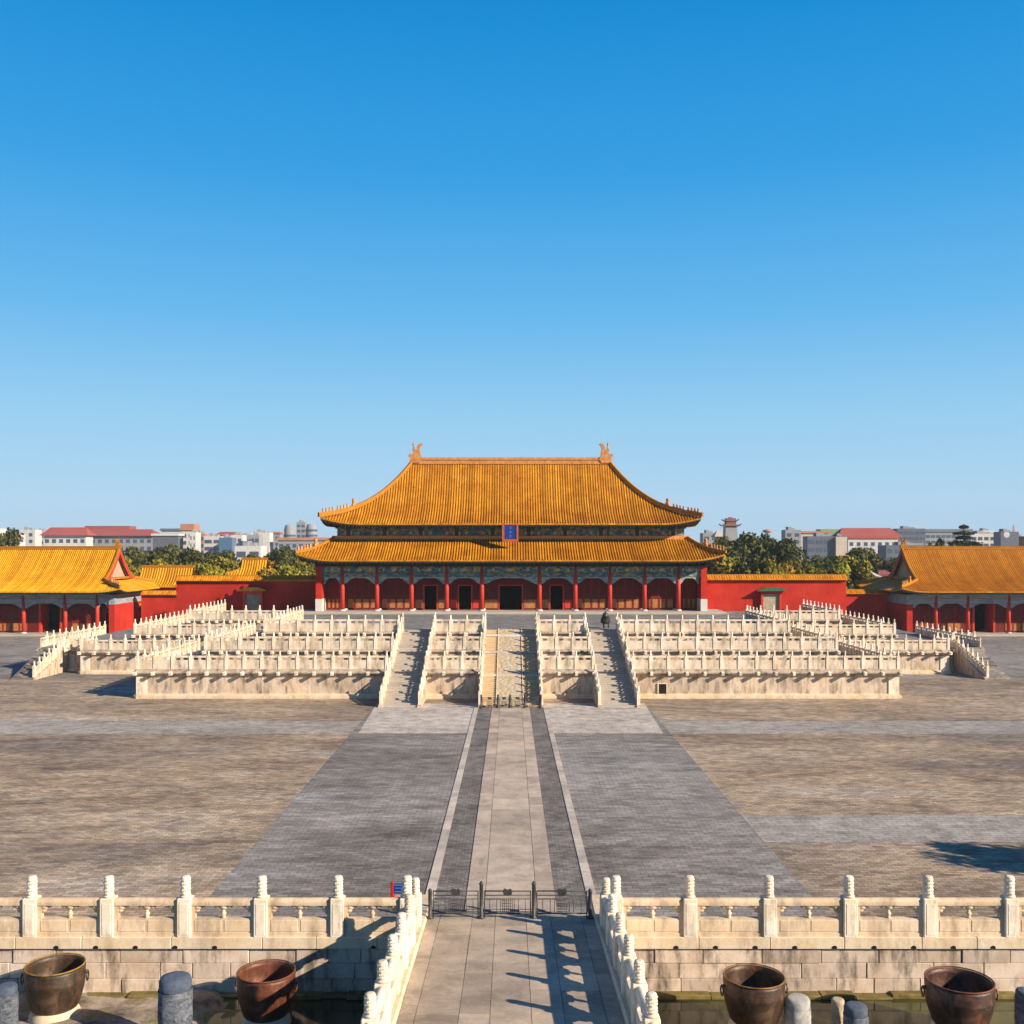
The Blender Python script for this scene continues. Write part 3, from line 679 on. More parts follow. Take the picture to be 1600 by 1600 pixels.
for T in TIERS:
    t = thing('terrace_tier', 'the %s of the three pale stone tiers carrying the great hall' % T['n'], 'terrace', (0, 0, 0), 0, 'stone terrace tiers')
    z0, z, F, R = T['z0'], T['z'], T['F'], T['R']; aL, aR = T['a']; bL, bR = T['b']
    core = MB(); ins = .16
    xs = [(-bL+ins, -aL+ins, R+ins), (-aL+ins, -12.5, F+ins), (-12.5, -8.5, 117), (-8.5, -3.1, F+ins), (-3.1, 3.1, 117), (3.1, 8.3, F+ins), (8.3, 12.3, 117), (12.3, aR-ins, F+ins), (aR-ins, bR-ins, R+ins)]
    if T['n'] == 'lowest': xs = [(-58+ins, -bL+ins, 126+ins)]+xs+[(bR-ins, 58.5-ins, 126+ins)]
    for x0, x1, y0 in xs: core.box(x0, x1, max(y0, R if T['n'] != 'top' and y0 < 0 else y0), BACK, z0, z-.01)
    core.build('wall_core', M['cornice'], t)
    runs = []
    for s_, a_, b_, i1, i2, nm in ((-1, aL, bL, 12.5, 3.1, 'left'), (1, aR, bR, 12.3, 3.1, 'right')):
        i3 = 8.5 if s_ < 0 else 8.3
        runs += [(s_*a_, F, s_*i1, F, 0, -1, 'front run outside the %s stair' % nm), (s_*i3, F, s_*i2, F, 0, -1, 'short front run inside the %s stair' % nm),
                 (s_*a_, R, s_*a_, F, s_, 0, '%s side run behind the front corner' % nm), (s_*b_, R, s_*a_, R, 0, -1, '%s wing, front run' % nm)]
        if T['n'] == 'lowest':
            runs += [(s_*b_, 126, s_*b_, R, s_, 0, '%s wing, very short side run' % nm), (s_*54.4, 126, s_*b_, 126, 0, -1, '%s wing, short run beside the side stair' % nm), (s_*58, 146, s_*58, 126, s_, 0, '%s outermost side run' % nm)]
        else: runs += [(s_*b_, 150, s_*b_, R, s_, 0, '%s wing, side run beside the red wall' % nm)]
    lowest = T['n'] == 'lowest'; nsp = 0
    zc = z-.42 if not lowest else z-.75
    for x0, y0, x1, y1, nx, ny, nm in runs:
        fac, cor = MB(), MB()
        facing(fac, x0-nx*.16, y0-ny*.16, x1-nx*.16, y1-ny*.16, z0+(.42 if lowest else .02), zc, 2.4 if lowest else 1.78, .12, nx, ny)
        if lowest:
            pm = MB(); moulding(pm, x0, y0, x1, y1, nx, ny, [(-.16, z0-.1), (.34, z0-.1), (.34, z0+.26), (.22, z0+.30), (.22, z0+.38), (-.02, z0+.46), (-.16, z0+.46)]); pm.build('plinth_moulding', M['marble'], t)
            moulding(cor, x0, y0, x1, y1, nx, ny, [(-.14, zc), (.04, zc), (.10, zc+.10), (.42, z-.36), (.42, z-.26), (.12, z-.03), (.12, z+.02), (-.14, z+.02)])
        else:
            moulding(cor, x0, y0, x1, y1, nx, ny, [(-.14, zc), (.02, zc), (.26, z-.20), (.26, z-.12), (.12, z-.03), (.12, z+.02), (-.14, z+.02)])
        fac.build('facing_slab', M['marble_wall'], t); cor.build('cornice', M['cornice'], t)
        L = sqrt((x1-x0)**2+(y1-y0)**2); n = max(1, round(L/1.78))
        bl = balustrade((x0-nx*.12, y0-ny*.12, z+.01), (x1-nx*.12, y1-ny*.12, z+.01), 'marble balustrade of the %s tier, %s' % (T['n'], nm), 1.78, POST_T, .29, 1.36 if (ny and 'wing' not in nm) else 1.16, .16, False, M['marble_clean'], group=G3, ends=(True, not (nx != 0)))
        if nx == 0:
            for k in range(n+1):
                nsp += 1
                if nsp < 98: instance(SPOUT, 'dragon_spout', t, (x0+(x1-x0)*k/n, F-.05 if y0 == F else y0-.05, z-.42 if not lowest else z-.52), -pi/2)
    # corner pilasters
    if lowest:
        for x_, y_ in ((-aL, F), (aR, F), (-bL, R), (bR, R)):
            m = MB(); s_ = 1 if x_ > 0 else -1; m.box(*sorted((x_+s_*.06, x_-s_*1.0)), y_-.06, y_+1.0, z0+.44, zc)
            m.build('corner_block', M['marble_clean'], t)
    m = MB()
    for x0, x1, y0 in xs: m.quad((x0, y0, z), (x1, y0, z), (x1, BACK, z), (x0, BACK, z))
    m.build('tier_paving', M['terrace'], t)
# drain hatches seen as dark openings low in the wall
for x_, nm in ((P(1035, 103), 'right of the right stair'),):
    m = MB(); m.box(-.38, .38, -.03, .0, 0, .95); t = thing('wall_vent', 'dark square opening low in the terrace wall, '+nm, 'vent', (x_, 102.94, .5), 0, 'dark openings in the terrace wall')
    m.build('opening', M['black'], t); m = MB(); m.box(-.5, -.38, -.05, .0, -.05, 1.05); m.box(.38, .5, -.05, .0, -.05, 1.05); m.box(-.38, .38, -.05, 0, .95, 1.05); m.build('frame', M['marble'], t)

# ---- stairs
def stair(name, label, spans, mats, side_x, pts=(STY0, STY1, TOPZ), n=38):
    y0, y1, H = pts; t = thing(name, label, 'stair', (0, y0, 0), 0, 'stone stairs up the terrace')
    for (xa, xb), mt in zip(spans, mats):
        m = MB(); d = (y1-y0)/n; h = H/n
        for k in range(n):
            ya, zz = k*d, (k+1)*h
            m.add([(xa, ya, zz-h-.02), (xb, ya, zz-h-.02), (xb, ya, zz), (xa, ya, zz), (xb, ya+d+.01, zz), (xa, ya+d+.01, zz)], [(0, 1, 2, 3), (3, 2, 4, 5)])
        m.add([(xa, 0, 0), (xa, y1-y0, 0), (xa, y1-y0, H)], [(0, 1, 2)]); m.add([(xb, 0, 0), (xb, y1-y0, 0), (xb, y1-y0, H)], [(2, 1, 0)])
        m.build('flight', mt, t)
    for x_ in side_x:
        m = MB(); w_ = .19; a_ = (y1-y0)
        pr = [(-.35, 0), (-.35, .16), (.0, .22), (a_, H+.12), (a_+.5, H+.12), (a_+.5, 0)]
        k = len(pr); m.add([(x_-w_, y, z) for y, z in pr]+[(x_+w_, y, z) for y, z in pr], [tuple(range(k)), tuple(range(2*k-1, k-1, -1))]+[(i, k+i, k+(i+1) % k, (i+1) % k) for i in range(k)])
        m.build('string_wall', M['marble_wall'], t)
    return t
stair('side_stair', 'grey stone side stair left of the central ramp', [(-12.2, -8.8)], [M['stair']], (-12.35, -8.65))
stair('side_stair', 'grey stone side stair right of the central ramp', [(8.6, 12.0)], [M['stair']], (12.15, 8.45))
ct = stair('central_stair', 'ochre central stair with a carved marble ramp between its flights', [(-2.75, -1.42), (1.22, 2.75)], [M['stair_gold'], M['stair_gold']], (-2.93, 2.93))
m = MB(); d = STY1-STY0
m.add([(-1.36, 0, .16), (1.16, 0, .16), (1.16, d, TOPZ+.1), (-1.36, d, TOPZ+.1), (-1.36, 0, 0), (1.16, 0, 0), (1.16, d, 0), (-1.36, d, 0)], [(0, 1, 2, 3), (4, 5, 1, 0), (0, 3, 7, 4), (1, 5, 6, 2)])
m.build('carved_ramp', M['carved'], ct)
m = MB()
for f in (.36, .66, .9):
    ya = d*f; za = TOPZ*f+.17; m.sweep([(-2.74, ya, za-.06), (2.74, ya, za-.06)], (0, 1, .3), .5, .07)
m.build('landing_slab', M['edge_slab'], ct)
m = MB()
for x_ in (-1.39, 1.19): m.sweep([(x_, 0, .1), (x_, d, TOPZ+.06)], (1, 0, 0), .1, .13)
m.build('ramp_border', M['marble'], ct)
for x_, nm in ((-12.35, 'outer balustrade of the left side stair'), (-8.65, 'inner balustrade of the left side stair'), (-2.93, 'left balustrade of the central stair'), (2.93, 'right balustrade of the central stair'), (8.45, 'inner balustrade of the right side stair'), (12.15, 'outer balustrade of the right side stair')):
    balustrade((x_, STY0+.2, .16), (x_, STY1+.4, TOPZ+.14), 'sloping marble '+nm, 1.62, POST_T, .29, 1.1, .15, False, M['marble_clean'], group='sloping marble balustrades of the stairs')
for s_, nm in ((-1, 'left'), (1, 'right')):
    xs = (-57.6, -54.9) if s_ < 0 else (54.9, 57.6)
    t = stair('outer_stair', 'small grey stair at the far %s end of the terrace' % nm, [xs], [M['pavement']], (s_*54.7,), (118.0, 126.2, 2.9), 18)
    balustrade((s_*55.0, 118.2, .2), (s_*54.6, 126.2, 3.0), 'sloping marble balustrade of the small stair at the far %s end' % nm, 1.15, POST_T, .29, 1.0, .15, False, M['marble_clean'], group='sloping marble balustrades of the stairs')

# ================================================================ ROOFS
def f_up(s): return .40*s+.60*s**2.6
def f_sk(s): return .78*s+.22*s*s
class Roof:
    def __init__(r, cx, cy, L, W, HX, WY, G, z0, H, f, lift, step, rows=12, lspan=6.0):
        r.__dict__.update(cx=cx, cy=cy, L=L, W=W, HX=HX, WY=WY, G=G, z0=z0, H=H, f=f, lift=lift, step=step, rows=rows, ls=lspan)
        r.sg = min(1, (L-G)/HX)
    def z(r, s, d): return r.z0+r.H*r.f(s)+r.lift*max(0, 1-d/r.ls)**2*(1-s)**2
    def smax(r, u): u = abs(u); return 1.0 if u <= r.G else min(1, (r.L-u)/r.HX)
    def front(r, u, s, side): # point on the long slope; u = x offset
        d = (r.L-r.HX*s)-abs(u)
        return (r.cx+u, r.cy+side*(r.W-r.WY*s), r.z(s, max(0, d)))
    def end(r, v, s, side):
        d = (r.W-r.WY*s)-abs(v)
        return (r.cx+side*(r.L-r.HX*s), r.cy+v, r.z(s, max(0, d)))
    def tiles(r, mb, ends=True, back=True):
        def slope(half, fn, smx, side):
            n = int(2*half/r.step); st = 2*half/n
            prof = [(-.5, 0), (-.28, .0), (-.18, .72), (.18, .72), (.28, .0), (.5, 0)]
            for k in range(n):
                c_ = -half+(k+.5)*st; cols = []
                s_mid = smx(c_)
                for o_, h_ in prof:
                    u = max(-half, min(half, c_+o_*st)); sm = smx(u)
                    if abs(sm-s_mid) > .25: sm = s_mid
                    col = []
                    R_ = max(2, int(r.rows*max(sm, .12)))
                    R_ = max(3, int(r.rows*max(s_mid, .15)))
                    for j in range(R_+1):
                        q = sm*j/R_; p = fn(u, q, side); col.append((p[0], p[1], p[2]+h_*st*.42))
                    cols.append(col)
                R_ = len(cols[0])-1; vs = [p for col in cols for p in col]; fs = []
                for a_ in range(len(cols)-1):
                    for j in range(R_):
                        i = a_*(R_+1)+j; q_ = (i, i+R_+1, i+R_+2, i+1); fs.append(q_ if side*(1 if fn == r.end else -1) > 0 else q_[::-1])
                # tile end disc at the eave
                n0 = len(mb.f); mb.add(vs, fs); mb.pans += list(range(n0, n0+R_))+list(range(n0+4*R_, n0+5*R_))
                e = [cols[a_][0] for a_ in range(6)]; b_ = [(p[0], p[1], e[0][2]-.16) for p in e]
                mb.add(e+b_, [(a_, a_+1, 7+a_, 6+a_) for a_ in range(5)])
        slope(r.L, r.front, r.smax, -1)
        if back: slope(r.L, r.front, r.smax, 1)
        if ends:
            yl = r.W
            def sm_end(v):
                v = abs(v); lim = min(r.sg, (r.L-r.G)/r.HX); return min(lim, (r.W-v)/r.WY if r.WY else 1)
            slope(yl, r.end, sm_end, -1); slope(yl, r.end, sm_end, 1)
    def soffit(r, mb, ix, iy, zin, th=.30):
        """fascia and underside from the eave line in to the wall line"""
        N = 40; ring = []
        for k in range(N): ring.append((-r.L+2*r.L*k/N, -r.W))
        for k in range(N): ring.append((r.L, -r.W+2*r.W*k/N))
        for k in range(N): ring.append((r.L-2*r.L*k/N, r.W))
        for k in range(N): ring.append((-r.L, r.W-2*r.W*k/N))
        vs = []
        for x, y in ring:
            d = min(r.L-abs(x), 1e9) if abs(abs(y)-r.W) < 1e-6 else r.W-abs(y)
            z = r.z(0, max(0, d)); qx, qy = x/r.L*ix, y/r.W*iy
            if abs(abs(y)-r.W) < 1e-6: qy = math.copysign(iy, y); qx = max(-ix, min(ix, x))
            if abs(abs(x)-r.L) < 1e-6: qx = math.copysign(ix, x); qy = max(-iy, min(iy, y))
            sx, sy = x*(1-.05/r.L), y*(1-.05/r.W)
            vs += [(r.cx+sx, r.cy+sy, z-.10), (r.cx+sx, r.cy+sy, z-th), (r.cx+qx, r.cy+qy, zin)]
        n = len(ring); fs = []
        for k in range(n):
            k2 = (k+1) % n; fs += [(k*3, k*3+1, k2*3+1, k2*3), (k*3+1, k*3+2, k2*3+2, k2*3+1)]
        mb.add(vs, fs)
    def hip_path(r, sx, sy, s1, n=14, ext=.25, dz=0.0):
        pts = []
        for k in range(n+1):
            s = s1*k/n; x = sx*(r.L-r.HX*s); y = sy*(r.W-r.WY*s); z = r.z(s, 0)+dz
            pts.append((r.cx+x, r.cy+y, z))
        p0 = Vector(pts[0]); d = (p0-Vector(pts[1])).normalized(); pts.insert(0, tuple(p0+d*ext+Vector((0, 0, .05)))); return pts
def rafters(mb, r, ix, step=.55, th=.3):
    """rafter ends under the front eave"""
    n = int(2*r.L/step)
    for k in range(n):
        x = -r.L+(k+.5)*2*r.L/n; z = r.z(0, max(0, r.L-abs(x)))-th
        for sy in (-1,):
            mb.sweep([(r.cx+x, r.cy+sy*(r.W-.1), z-.02), (r.cx+x*.98, r.cy+sy*(r.W-1.6), z+.02)], (1, 0, 0), .16, -.16)
CH = [(0, 0), (1.15, 0), (1.55, .35), (1.45, .75), (1.75, 1.0), (1.5, 1.35), (1.15, 1.25), (1.0, 1.55), (1.15, 1.95), (.8, 2.15), (.55, 1.85), (.62, 1.5), (.45, 1.65), (.5, 2.2), (.25, 2.75), (-.15, 2.95), (-.35, 2.75), (-.1, 2.5), (.05, 2.1), (-.05, 1.5), (-.2, .9), (-.35, .5)]
def ridge_ornament(t, x, y, z, s_, k, mat, thick=.38):
    m = MB(); m.prism([(px*k, pz*k) for px, pz in CH], -thick*k, thick*k)
    m.add(*(lambda c: (c[0], c[1]))(([(1.0*k, -.1*k, 1.2*k), (1.0*k, .1*k, 1.2*k), (1.06*k, 0, 2.6*k)], [(0, 1, 2)])))
    m.tube([(.9*k, 0, 1.9*k), (.95*k, 0, 2.6*k)], .13*k, 6); m.lathe(.96*k, 0, [(.05*k, 2.55*k), (.2*k, 2.7*k), (.05*k, 2.95*k)], 6); m.tube([(.96*k, 0, 2.9*k), (.96*k, 0, 3.7*k)], .025, 4)
    if s_ < 0: m.v = [(-a_, b_, c_) for a_, b_, c_ in m.v]; m.f = [f[::-1] for f in m.f]
    m.build('ridge_ornament', mat, t, (x, y, z))
def beast_mesh(k, mat):
    m = MB(); m.prism([(-.16*k, 0), (.18*k, 0), (.2*k, .12*k), (.1*k, .3*k), (.16*k, .55*k), (.02*k, .68*k), (-.12*k, .58*k), (-.06*k, .35*k), (-.2*k, .25*k)], -.09*k, .09*k); return m.mesh('roof_beast', mat)
BEAST = beast_mesh(1.0, M['ridge']); BIGBEAST = beast_mesh(1.7, M['ridge'])
def hips(t, r, s1, w_, h_, mat, nb=7, back=True):
    for sx in (-1, 1):
        for sy in ((-1, 1) if back else (-1,)):
            pts = r.hip_path(sx, sy, s1, 16, dz=.12); m = MB()
            m.sweep(pts, (1, -sx*sy*1.0, 0), w_, h_)
            m.build('hip_ridge', mat, t, (-t.location.x, -t.location.y, -t.location.z))
            if sy < 0 and nb:
                P2 = r.hip_path(sx, sy, s1, 60, dz=.12+h_*.8)
                L_ = 0; want = [.55+.62*i for i in range(nb)]; i = 0
                for p, q in zip(P2[:-1], P2[1:]):
                    L_ += (Vector(q)-Vector(p)).length
                    if i < len(want) and L_ >= want[i]:
                        o = instance(BEAST, 'roof_beast', t, Vector(q)-t.location, math.atan2(sy, sx)); i += 1
                    elif i == len(want) and L_ > want[-1]+1.1:
                        instance(BIGBEAST, 'ridge_beast', t, Vector(q)-t.location, math.atan2(sy, sx)); i += 1
def place(m, name, mat, t):    # world-coordinate mesh hung under a thing placed elsewhere
    return m.build(name, mat, t, tuple(-v for v in t.location))

def lattice_bay(t, x0, x1, y, z0, z1, kind, mats=None):
    """one bay of the back wall under the eave"""
    L = t.location
    if kind == 'open': return
    w_ = x1-x0
    if kind == 'door':
        dw = min(w_*.36, 3.4) if w_ < 7 else w_*.40; dh = (z1-z0)*.60; c_ = (x0+x1)/2
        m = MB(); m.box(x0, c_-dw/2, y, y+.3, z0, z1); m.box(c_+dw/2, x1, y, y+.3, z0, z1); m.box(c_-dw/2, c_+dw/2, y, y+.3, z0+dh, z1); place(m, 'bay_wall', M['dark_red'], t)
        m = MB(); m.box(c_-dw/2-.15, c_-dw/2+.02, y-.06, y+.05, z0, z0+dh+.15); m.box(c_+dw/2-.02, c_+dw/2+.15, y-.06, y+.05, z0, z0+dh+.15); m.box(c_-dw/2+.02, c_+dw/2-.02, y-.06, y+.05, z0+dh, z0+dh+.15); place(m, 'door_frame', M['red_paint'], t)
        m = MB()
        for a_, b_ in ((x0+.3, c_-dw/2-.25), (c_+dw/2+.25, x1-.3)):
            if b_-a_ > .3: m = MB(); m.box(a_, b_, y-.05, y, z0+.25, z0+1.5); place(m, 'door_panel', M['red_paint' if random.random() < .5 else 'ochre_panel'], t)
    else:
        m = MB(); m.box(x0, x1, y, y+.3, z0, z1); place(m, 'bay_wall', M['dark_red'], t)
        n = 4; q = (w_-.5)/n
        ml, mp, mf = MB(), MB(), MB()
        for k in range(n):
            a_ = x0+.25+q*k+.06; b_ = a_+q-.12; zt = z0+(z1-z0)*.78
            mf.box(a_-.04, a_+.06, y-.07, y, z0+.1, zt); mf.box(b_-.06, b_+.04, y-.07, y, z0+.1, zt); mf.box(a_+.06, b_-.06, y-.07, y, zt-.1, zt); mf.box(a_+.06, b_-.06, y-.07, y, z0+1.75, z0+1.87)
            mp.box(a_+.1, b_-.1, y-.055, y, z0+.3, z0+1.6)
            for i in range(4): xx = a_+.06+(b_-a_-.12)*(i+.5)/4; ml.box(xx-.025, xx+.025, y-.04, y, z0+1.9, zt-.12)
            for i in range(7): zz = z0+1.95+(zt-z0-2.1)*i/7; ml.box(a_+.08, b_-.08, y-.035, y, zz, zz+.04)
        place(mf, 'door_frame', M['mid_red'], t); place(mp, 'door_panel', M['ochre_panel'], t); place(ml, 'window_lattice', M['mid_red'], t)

def valance(t, x0, x1, y, zt, drop, mat):
    m = MB(); n = 22; w_ = x1-x0; pts = []
    for k in range(n+1):
        u = k/n; e = min(u, 1-u)*w_
        # stepped cloud curve: deep at the columns, thin in the middle
        if e < .15*w_: d = drop*(1-.45*(e/(.15*w_))**1.5)
        elif e < .30*w_: d = drop*(.52-.34*((e/w_-.15)/.15)**.8)
        else: d = drop*.16
        pts.append((x0+u*w_, zt-d))
    for (xa, za), (xb, zb2) in zip(pts[:-1], pts[1:]): m.add([(xa, y-.1, za), (xb, y-.1, zb2), (xb, y-.1, zt), (xa, y-.1, zt), (xa, y+.1, za), (xb, y+.1, zb2), (xb, y+.1, zt), (xa, y+.1, zt)], [(0, 1, 2, 3), (7, 6, 5, 4), (0, 4, 5, 1)])
    place(m, 'beam_bracket', mat, t)

def column(t, x, y, z0, z1, r, mat):
    m = MB(); m.lathe(0, 0, [(r*1.5, 0), (r*1.5, .1), (r*1.25, .2), (r*1.2, .22)], 20); b = m.build('column_base', M['plinth'], None)
    m = MB(); m.lathe(0, 0, [(r, .2), (r, (z1-z0)*.5), (r*.93, z1-z0)], 24); c_ = m.build('column', mat, t, (x-t.location.x, y-t.location.y, z0-t.location.z))
    b.parent = c_; return c_

def bracket_row(m, x0, x1, y, z0, z1, step, depth):
    n = max(1, int((x1-x0)/step))
    for k in range(n+1):
        x = x0+(x1-x0)*k/n; h = (z1-z0)/3
        for j in range(3): m.box(x-.10-.09*j, x+.10+.09*j, y-depth*(j+1)/3, y+.05, z0+j*h, z0+j*h+h*.62)

# ---------------------------------------------------------------- the great hall
HZ = 5.8; HY = 147.0
H = thing('great_hall', 'great red hall with double golden eaves and a blue plaque, on the stone terrace', 'hall', (0, 157, HZ))
cols = [P(p, HY) for p in (535, 589, 643, 698, 753, 843, 899, 953, 1007, 1060)]
ex = [P(499, HY), P(1099, HY)]
m = MB(); m.box(-30.5, 30.5, HY-2.2, 169, HZ, HZ+.32); m.box(-30.8, 30.8, HY-2.6, 169.2, HZ, HZ+.14); place(m, 'plinth_step', M['stair'], H)
M['band_tile'] = mottled('orange_ridge_band', (.55, .20, .06, 1), (.80, .36, .12, 1), 2, rough=.5)  # colour brightened to stand in for sunlight the upper eave blocks
zf = HZ+.32
for x in cols: column(H, x, HY, zf, 12.6, .31, M['red_paint'])
for x_ in ex:
    s_ = 1 if x_ > 0 else -1
    m = MB(); m.box(x_-.42, x_+.42, HY-.5, 167.5, zf+1.75, 12.6); place(m, 'gable_wall', M['red_wall'], H)
    m = MB(); m.box(x_-.47, x_+.47, HY-.55, 167.6, zf, zf+1.75); place(m, 'white_wall_base', M['plinth'], H)
YB = HY+2.6
m = MB(); m.box(ex[0], ex[1], 167, 167.4, zf, 16.5); place(m, 'back_wall', M['red_wall'], H)
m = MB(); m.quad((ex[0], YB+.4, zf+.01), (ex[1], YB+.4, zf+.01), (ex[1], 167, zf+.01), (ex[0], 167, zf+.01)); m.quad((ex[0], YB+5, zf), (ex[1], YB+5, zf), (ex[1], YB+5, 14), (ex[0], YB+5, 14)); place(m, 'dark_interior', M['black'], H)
bays = [ex[0]+.42]+cols+[ex[1]-.42]; kinds = ['lat', 'lat', 'lat', 'door', 'door', 'door', 'door', 'lat', 'lat', 'lat', 'lat']
random.seed(2)
for a_, b_, k in zip(bays[:-1], bays[1:], kinds): lattice_bay(H, a_+.01, b_-.01, YB, zf, 12.0, k)
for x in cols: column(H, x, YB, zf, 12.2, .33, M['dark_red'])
for a_, b_ in zip(bays[:-1], bays[1:]):
    valance(H, a_+.25, b_-.25, HY, 11.0, 1.05, M['valance'])
m = MB(); m.box(ex[0]+.42, ex[1]-.42, HY-.22, HY+.22, 11.62, 12.5); m.box(ex[0]+.42, ex[1]-.42, HY-.16, HY+.16, 11.0, 11.55); place(m, 'painted_beam', M['beam'], H)
m = MB(); m.box(ex[0]-.45, ex[1]+.45, HY-.05, HY+.3, 12.5, 13.1); place(m, 'dark_beam', M['bracket'], H)
m = MB()
for a_, b_ in zip(bays[:-1], bays[1:]):
    c_ = (a_+b_)/2; w_ = b_-a_
    for f_, q in ((0, .16), (-.30, .06), (.30, .06)): m.prism([(c_+f_*w_-q*w_*.5, 12.0), (c_+f_*w_-q*w_*.28, 12.22), (c_+f_*w_+q*w_*.28, 12.26), (c_+f_*w_+q*w_*.5, 12.02), (c_+f_*w_+q*w_*.2, 11.84), (c_+f_*w_-q*w_*.25, 11.82)], HY-.25, HY-.2)
place(m, 'gold_dragon_motif', M['gold'], H).__setitem__('kind', 'stuff')
m = MB(); bracket_row(m, ex[0]-.3, ex[1]+.3, HY, 12.52, 13.15, .9, 1.2); place(m, 'bracket_row', M['bracket'], H)
m = MB(); m.box(ex[0]-.4, ex[1]+.4, HY-.4, 167.6, 12.9, 13.1); place(m, 'porch_ceiling', M['soffit'], H)
RL = Roof(0, 157, 30.0, 13.6, 4.1, 6.4, 25.9, 13.45, 2.95, f_sk, .85, .38, 5, 5.0)
m = MB(); RL.tiles(m); place(m, 'lower_roof', M['tile'], H)
m = MB(); RL.soffit(m, 28.0, 10.2, 13.0); place(m, 'lower_soffit', M['soffit'], H)
m = MB(); rafters(m, RL, 28); place(m, 'rafter_row', M['bracket'], H)
hips(H, RL, 1, .34, .38, M['ridge_gold'], 5)
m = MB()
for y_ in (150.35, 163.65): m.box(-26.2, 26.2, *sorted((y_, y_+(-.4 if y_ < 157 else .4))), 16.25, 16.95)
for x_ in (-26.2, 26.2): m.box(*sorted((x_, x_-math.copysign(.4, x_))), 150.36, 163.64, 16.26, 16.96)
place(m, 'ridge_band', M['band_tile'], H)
m = MB(); m.box(-25.5, 25.5, 150.5, 163.5, 15.6, 19.0); place(m, 'upper_wall', M['beam'], H)
m = MB()
for k in range(-4, 6):
    x = (k-.5)*5.3; m.box(x-.28, x+.28, 150.3, 150.52, 16.9, 18.4)
place(m, 'upper_column', M['bracket'], H).__setitem__('kind', 'stuff')
m = MB()
for k in range(-5, 5):
    for o_, q, h_ in ((2.65, .55, .3), (1.2, .18, .22), (4.1, .18, .22)):
        x = (k-.0)*5.3+o_-.0
        if abs(x) < 24.8 and abs(x) > 1.8: m.box(x-q, x+q, 150.4, 150.47, 17.35-h_*.8, 17.35+h_)
place(m, 'gold_panel', M['gold'], H).__setitem__('kind', 'stuff')
m = MB(); bracket_row(m, -25.6, 25.6, 150.5, 18.0, 18.7, .85, 1.3); place(m, 'upper_bracket_row', M['bracket'], H)
RU = Roof(0, 157, 27.3, 10.4, 12.3, 10.4, 15.0, 18.65, 9.5, f_up, .85, .38, 16, 6.0)
m = MB(); RU.tiles(m); place(m, 'upper_roof', M['tile'], H)
m = MB(); RU.soffit(m, 25.5, 6.5, 18.3); place(m, 'upper_soffit', M['soffit'], H)
m = MB(); rafters(m, RU, 25); place(m, 'rafter_row', M['bracket'], H)
hips(H, RU, 1, .5, .62, M['ridge_gold'], 8)
m = MB(); m.box(-14.9, 14.9, 156.72, 157.28, 28.0, 28.65); m.box(-14.9, 14.9, 156.62, 157.38, 28.65, 28.8); m.box(-14.9, 14.9, 156.75, 157.25, 28.8, 29.05); place(m, 'main_ridge', M['ridge'], H)
for s_ in (-1, 1): ridge_ornament(H, s_*13.9, 0, 28.2-HZ, s_, 1.05, M['ridge'], .4)
# plaque
def plq(name, x0, x1, y0, y1, z0, z1, mat, par):
    m = MB(); m.box(x0, x1, y0, y1, z0, z1); return place2(m, name, mat, par)
def place2(m, name, mat, par):
    o = m.build(name, mat, par); o.location = (0, 0, 0) if par is not H else tuple(-v for v in H.location); return o
py_ = 146.3; mm = MB(); mm.box(P(788, py_), P(807, py_), py_-.05, py_+.12, Z(842.5, py_), Z(820.5, py_)); pl = place(mm, 'plaque', M['blue_panel'], H)
m = MB(); X0, X1, Z0, Z1 = P(784.5, py_), P(810, py_), Z(847, py_), Z(818.5, py_)
m.box(X0, P(788, py_), py_-.14, py_+.14, Z0, Z1); m.box(P(807, py_), X1, py_-.14, py_+.14, Z0, Z1); m.box(P(788, py_)+.002, P(807, py_)-.002, py_-.14, py_+.13, Z(842.5, py_)+.002, Z1-.002) if False else None
m.box(P(788, py_), P(807, py_), py_-.13, py_+.13, Z0+.01, Z(842.5, py_)); m.box(P(788, py_), P(807, py_), py_-.13, py_+.13, Z(820.5, py_), Z1-.01)
o = m.build('plaque_frame', M['orange_red'], pl)
m = MB(); zc = Z(831.5, py_); xc = P(797.5, py_)
for dzz in (.62, 0, -.62):       # illegible vertical writing, only strokes
    m.box(xc-.20, xc+.20, py_-.08, py_-.051, zc+dzz+.08, zc+dzz+.13); m.box(xc-.03, xc+.03, py_-.075, py_-.051, zc+dzz-.18, zc+dzz+.22); m.box(xc-.16, xc-.05, py_-.078, py_-.051, zc+dzz-.14, zc+dzz-.09); m.box(xc+.06, xc+.17, py_-.078, py_-.051, zc+dzz-.16, zc+dzz-.11)
m.build('plaque_writing', M['light_blue'], pl)
m = MB(); m.box(xc-.08, xc+.08, py_+.12, 150.5, Z(822, py_), Z(821, py_)); m.build('plaque_bracket', M['iron'], pl)

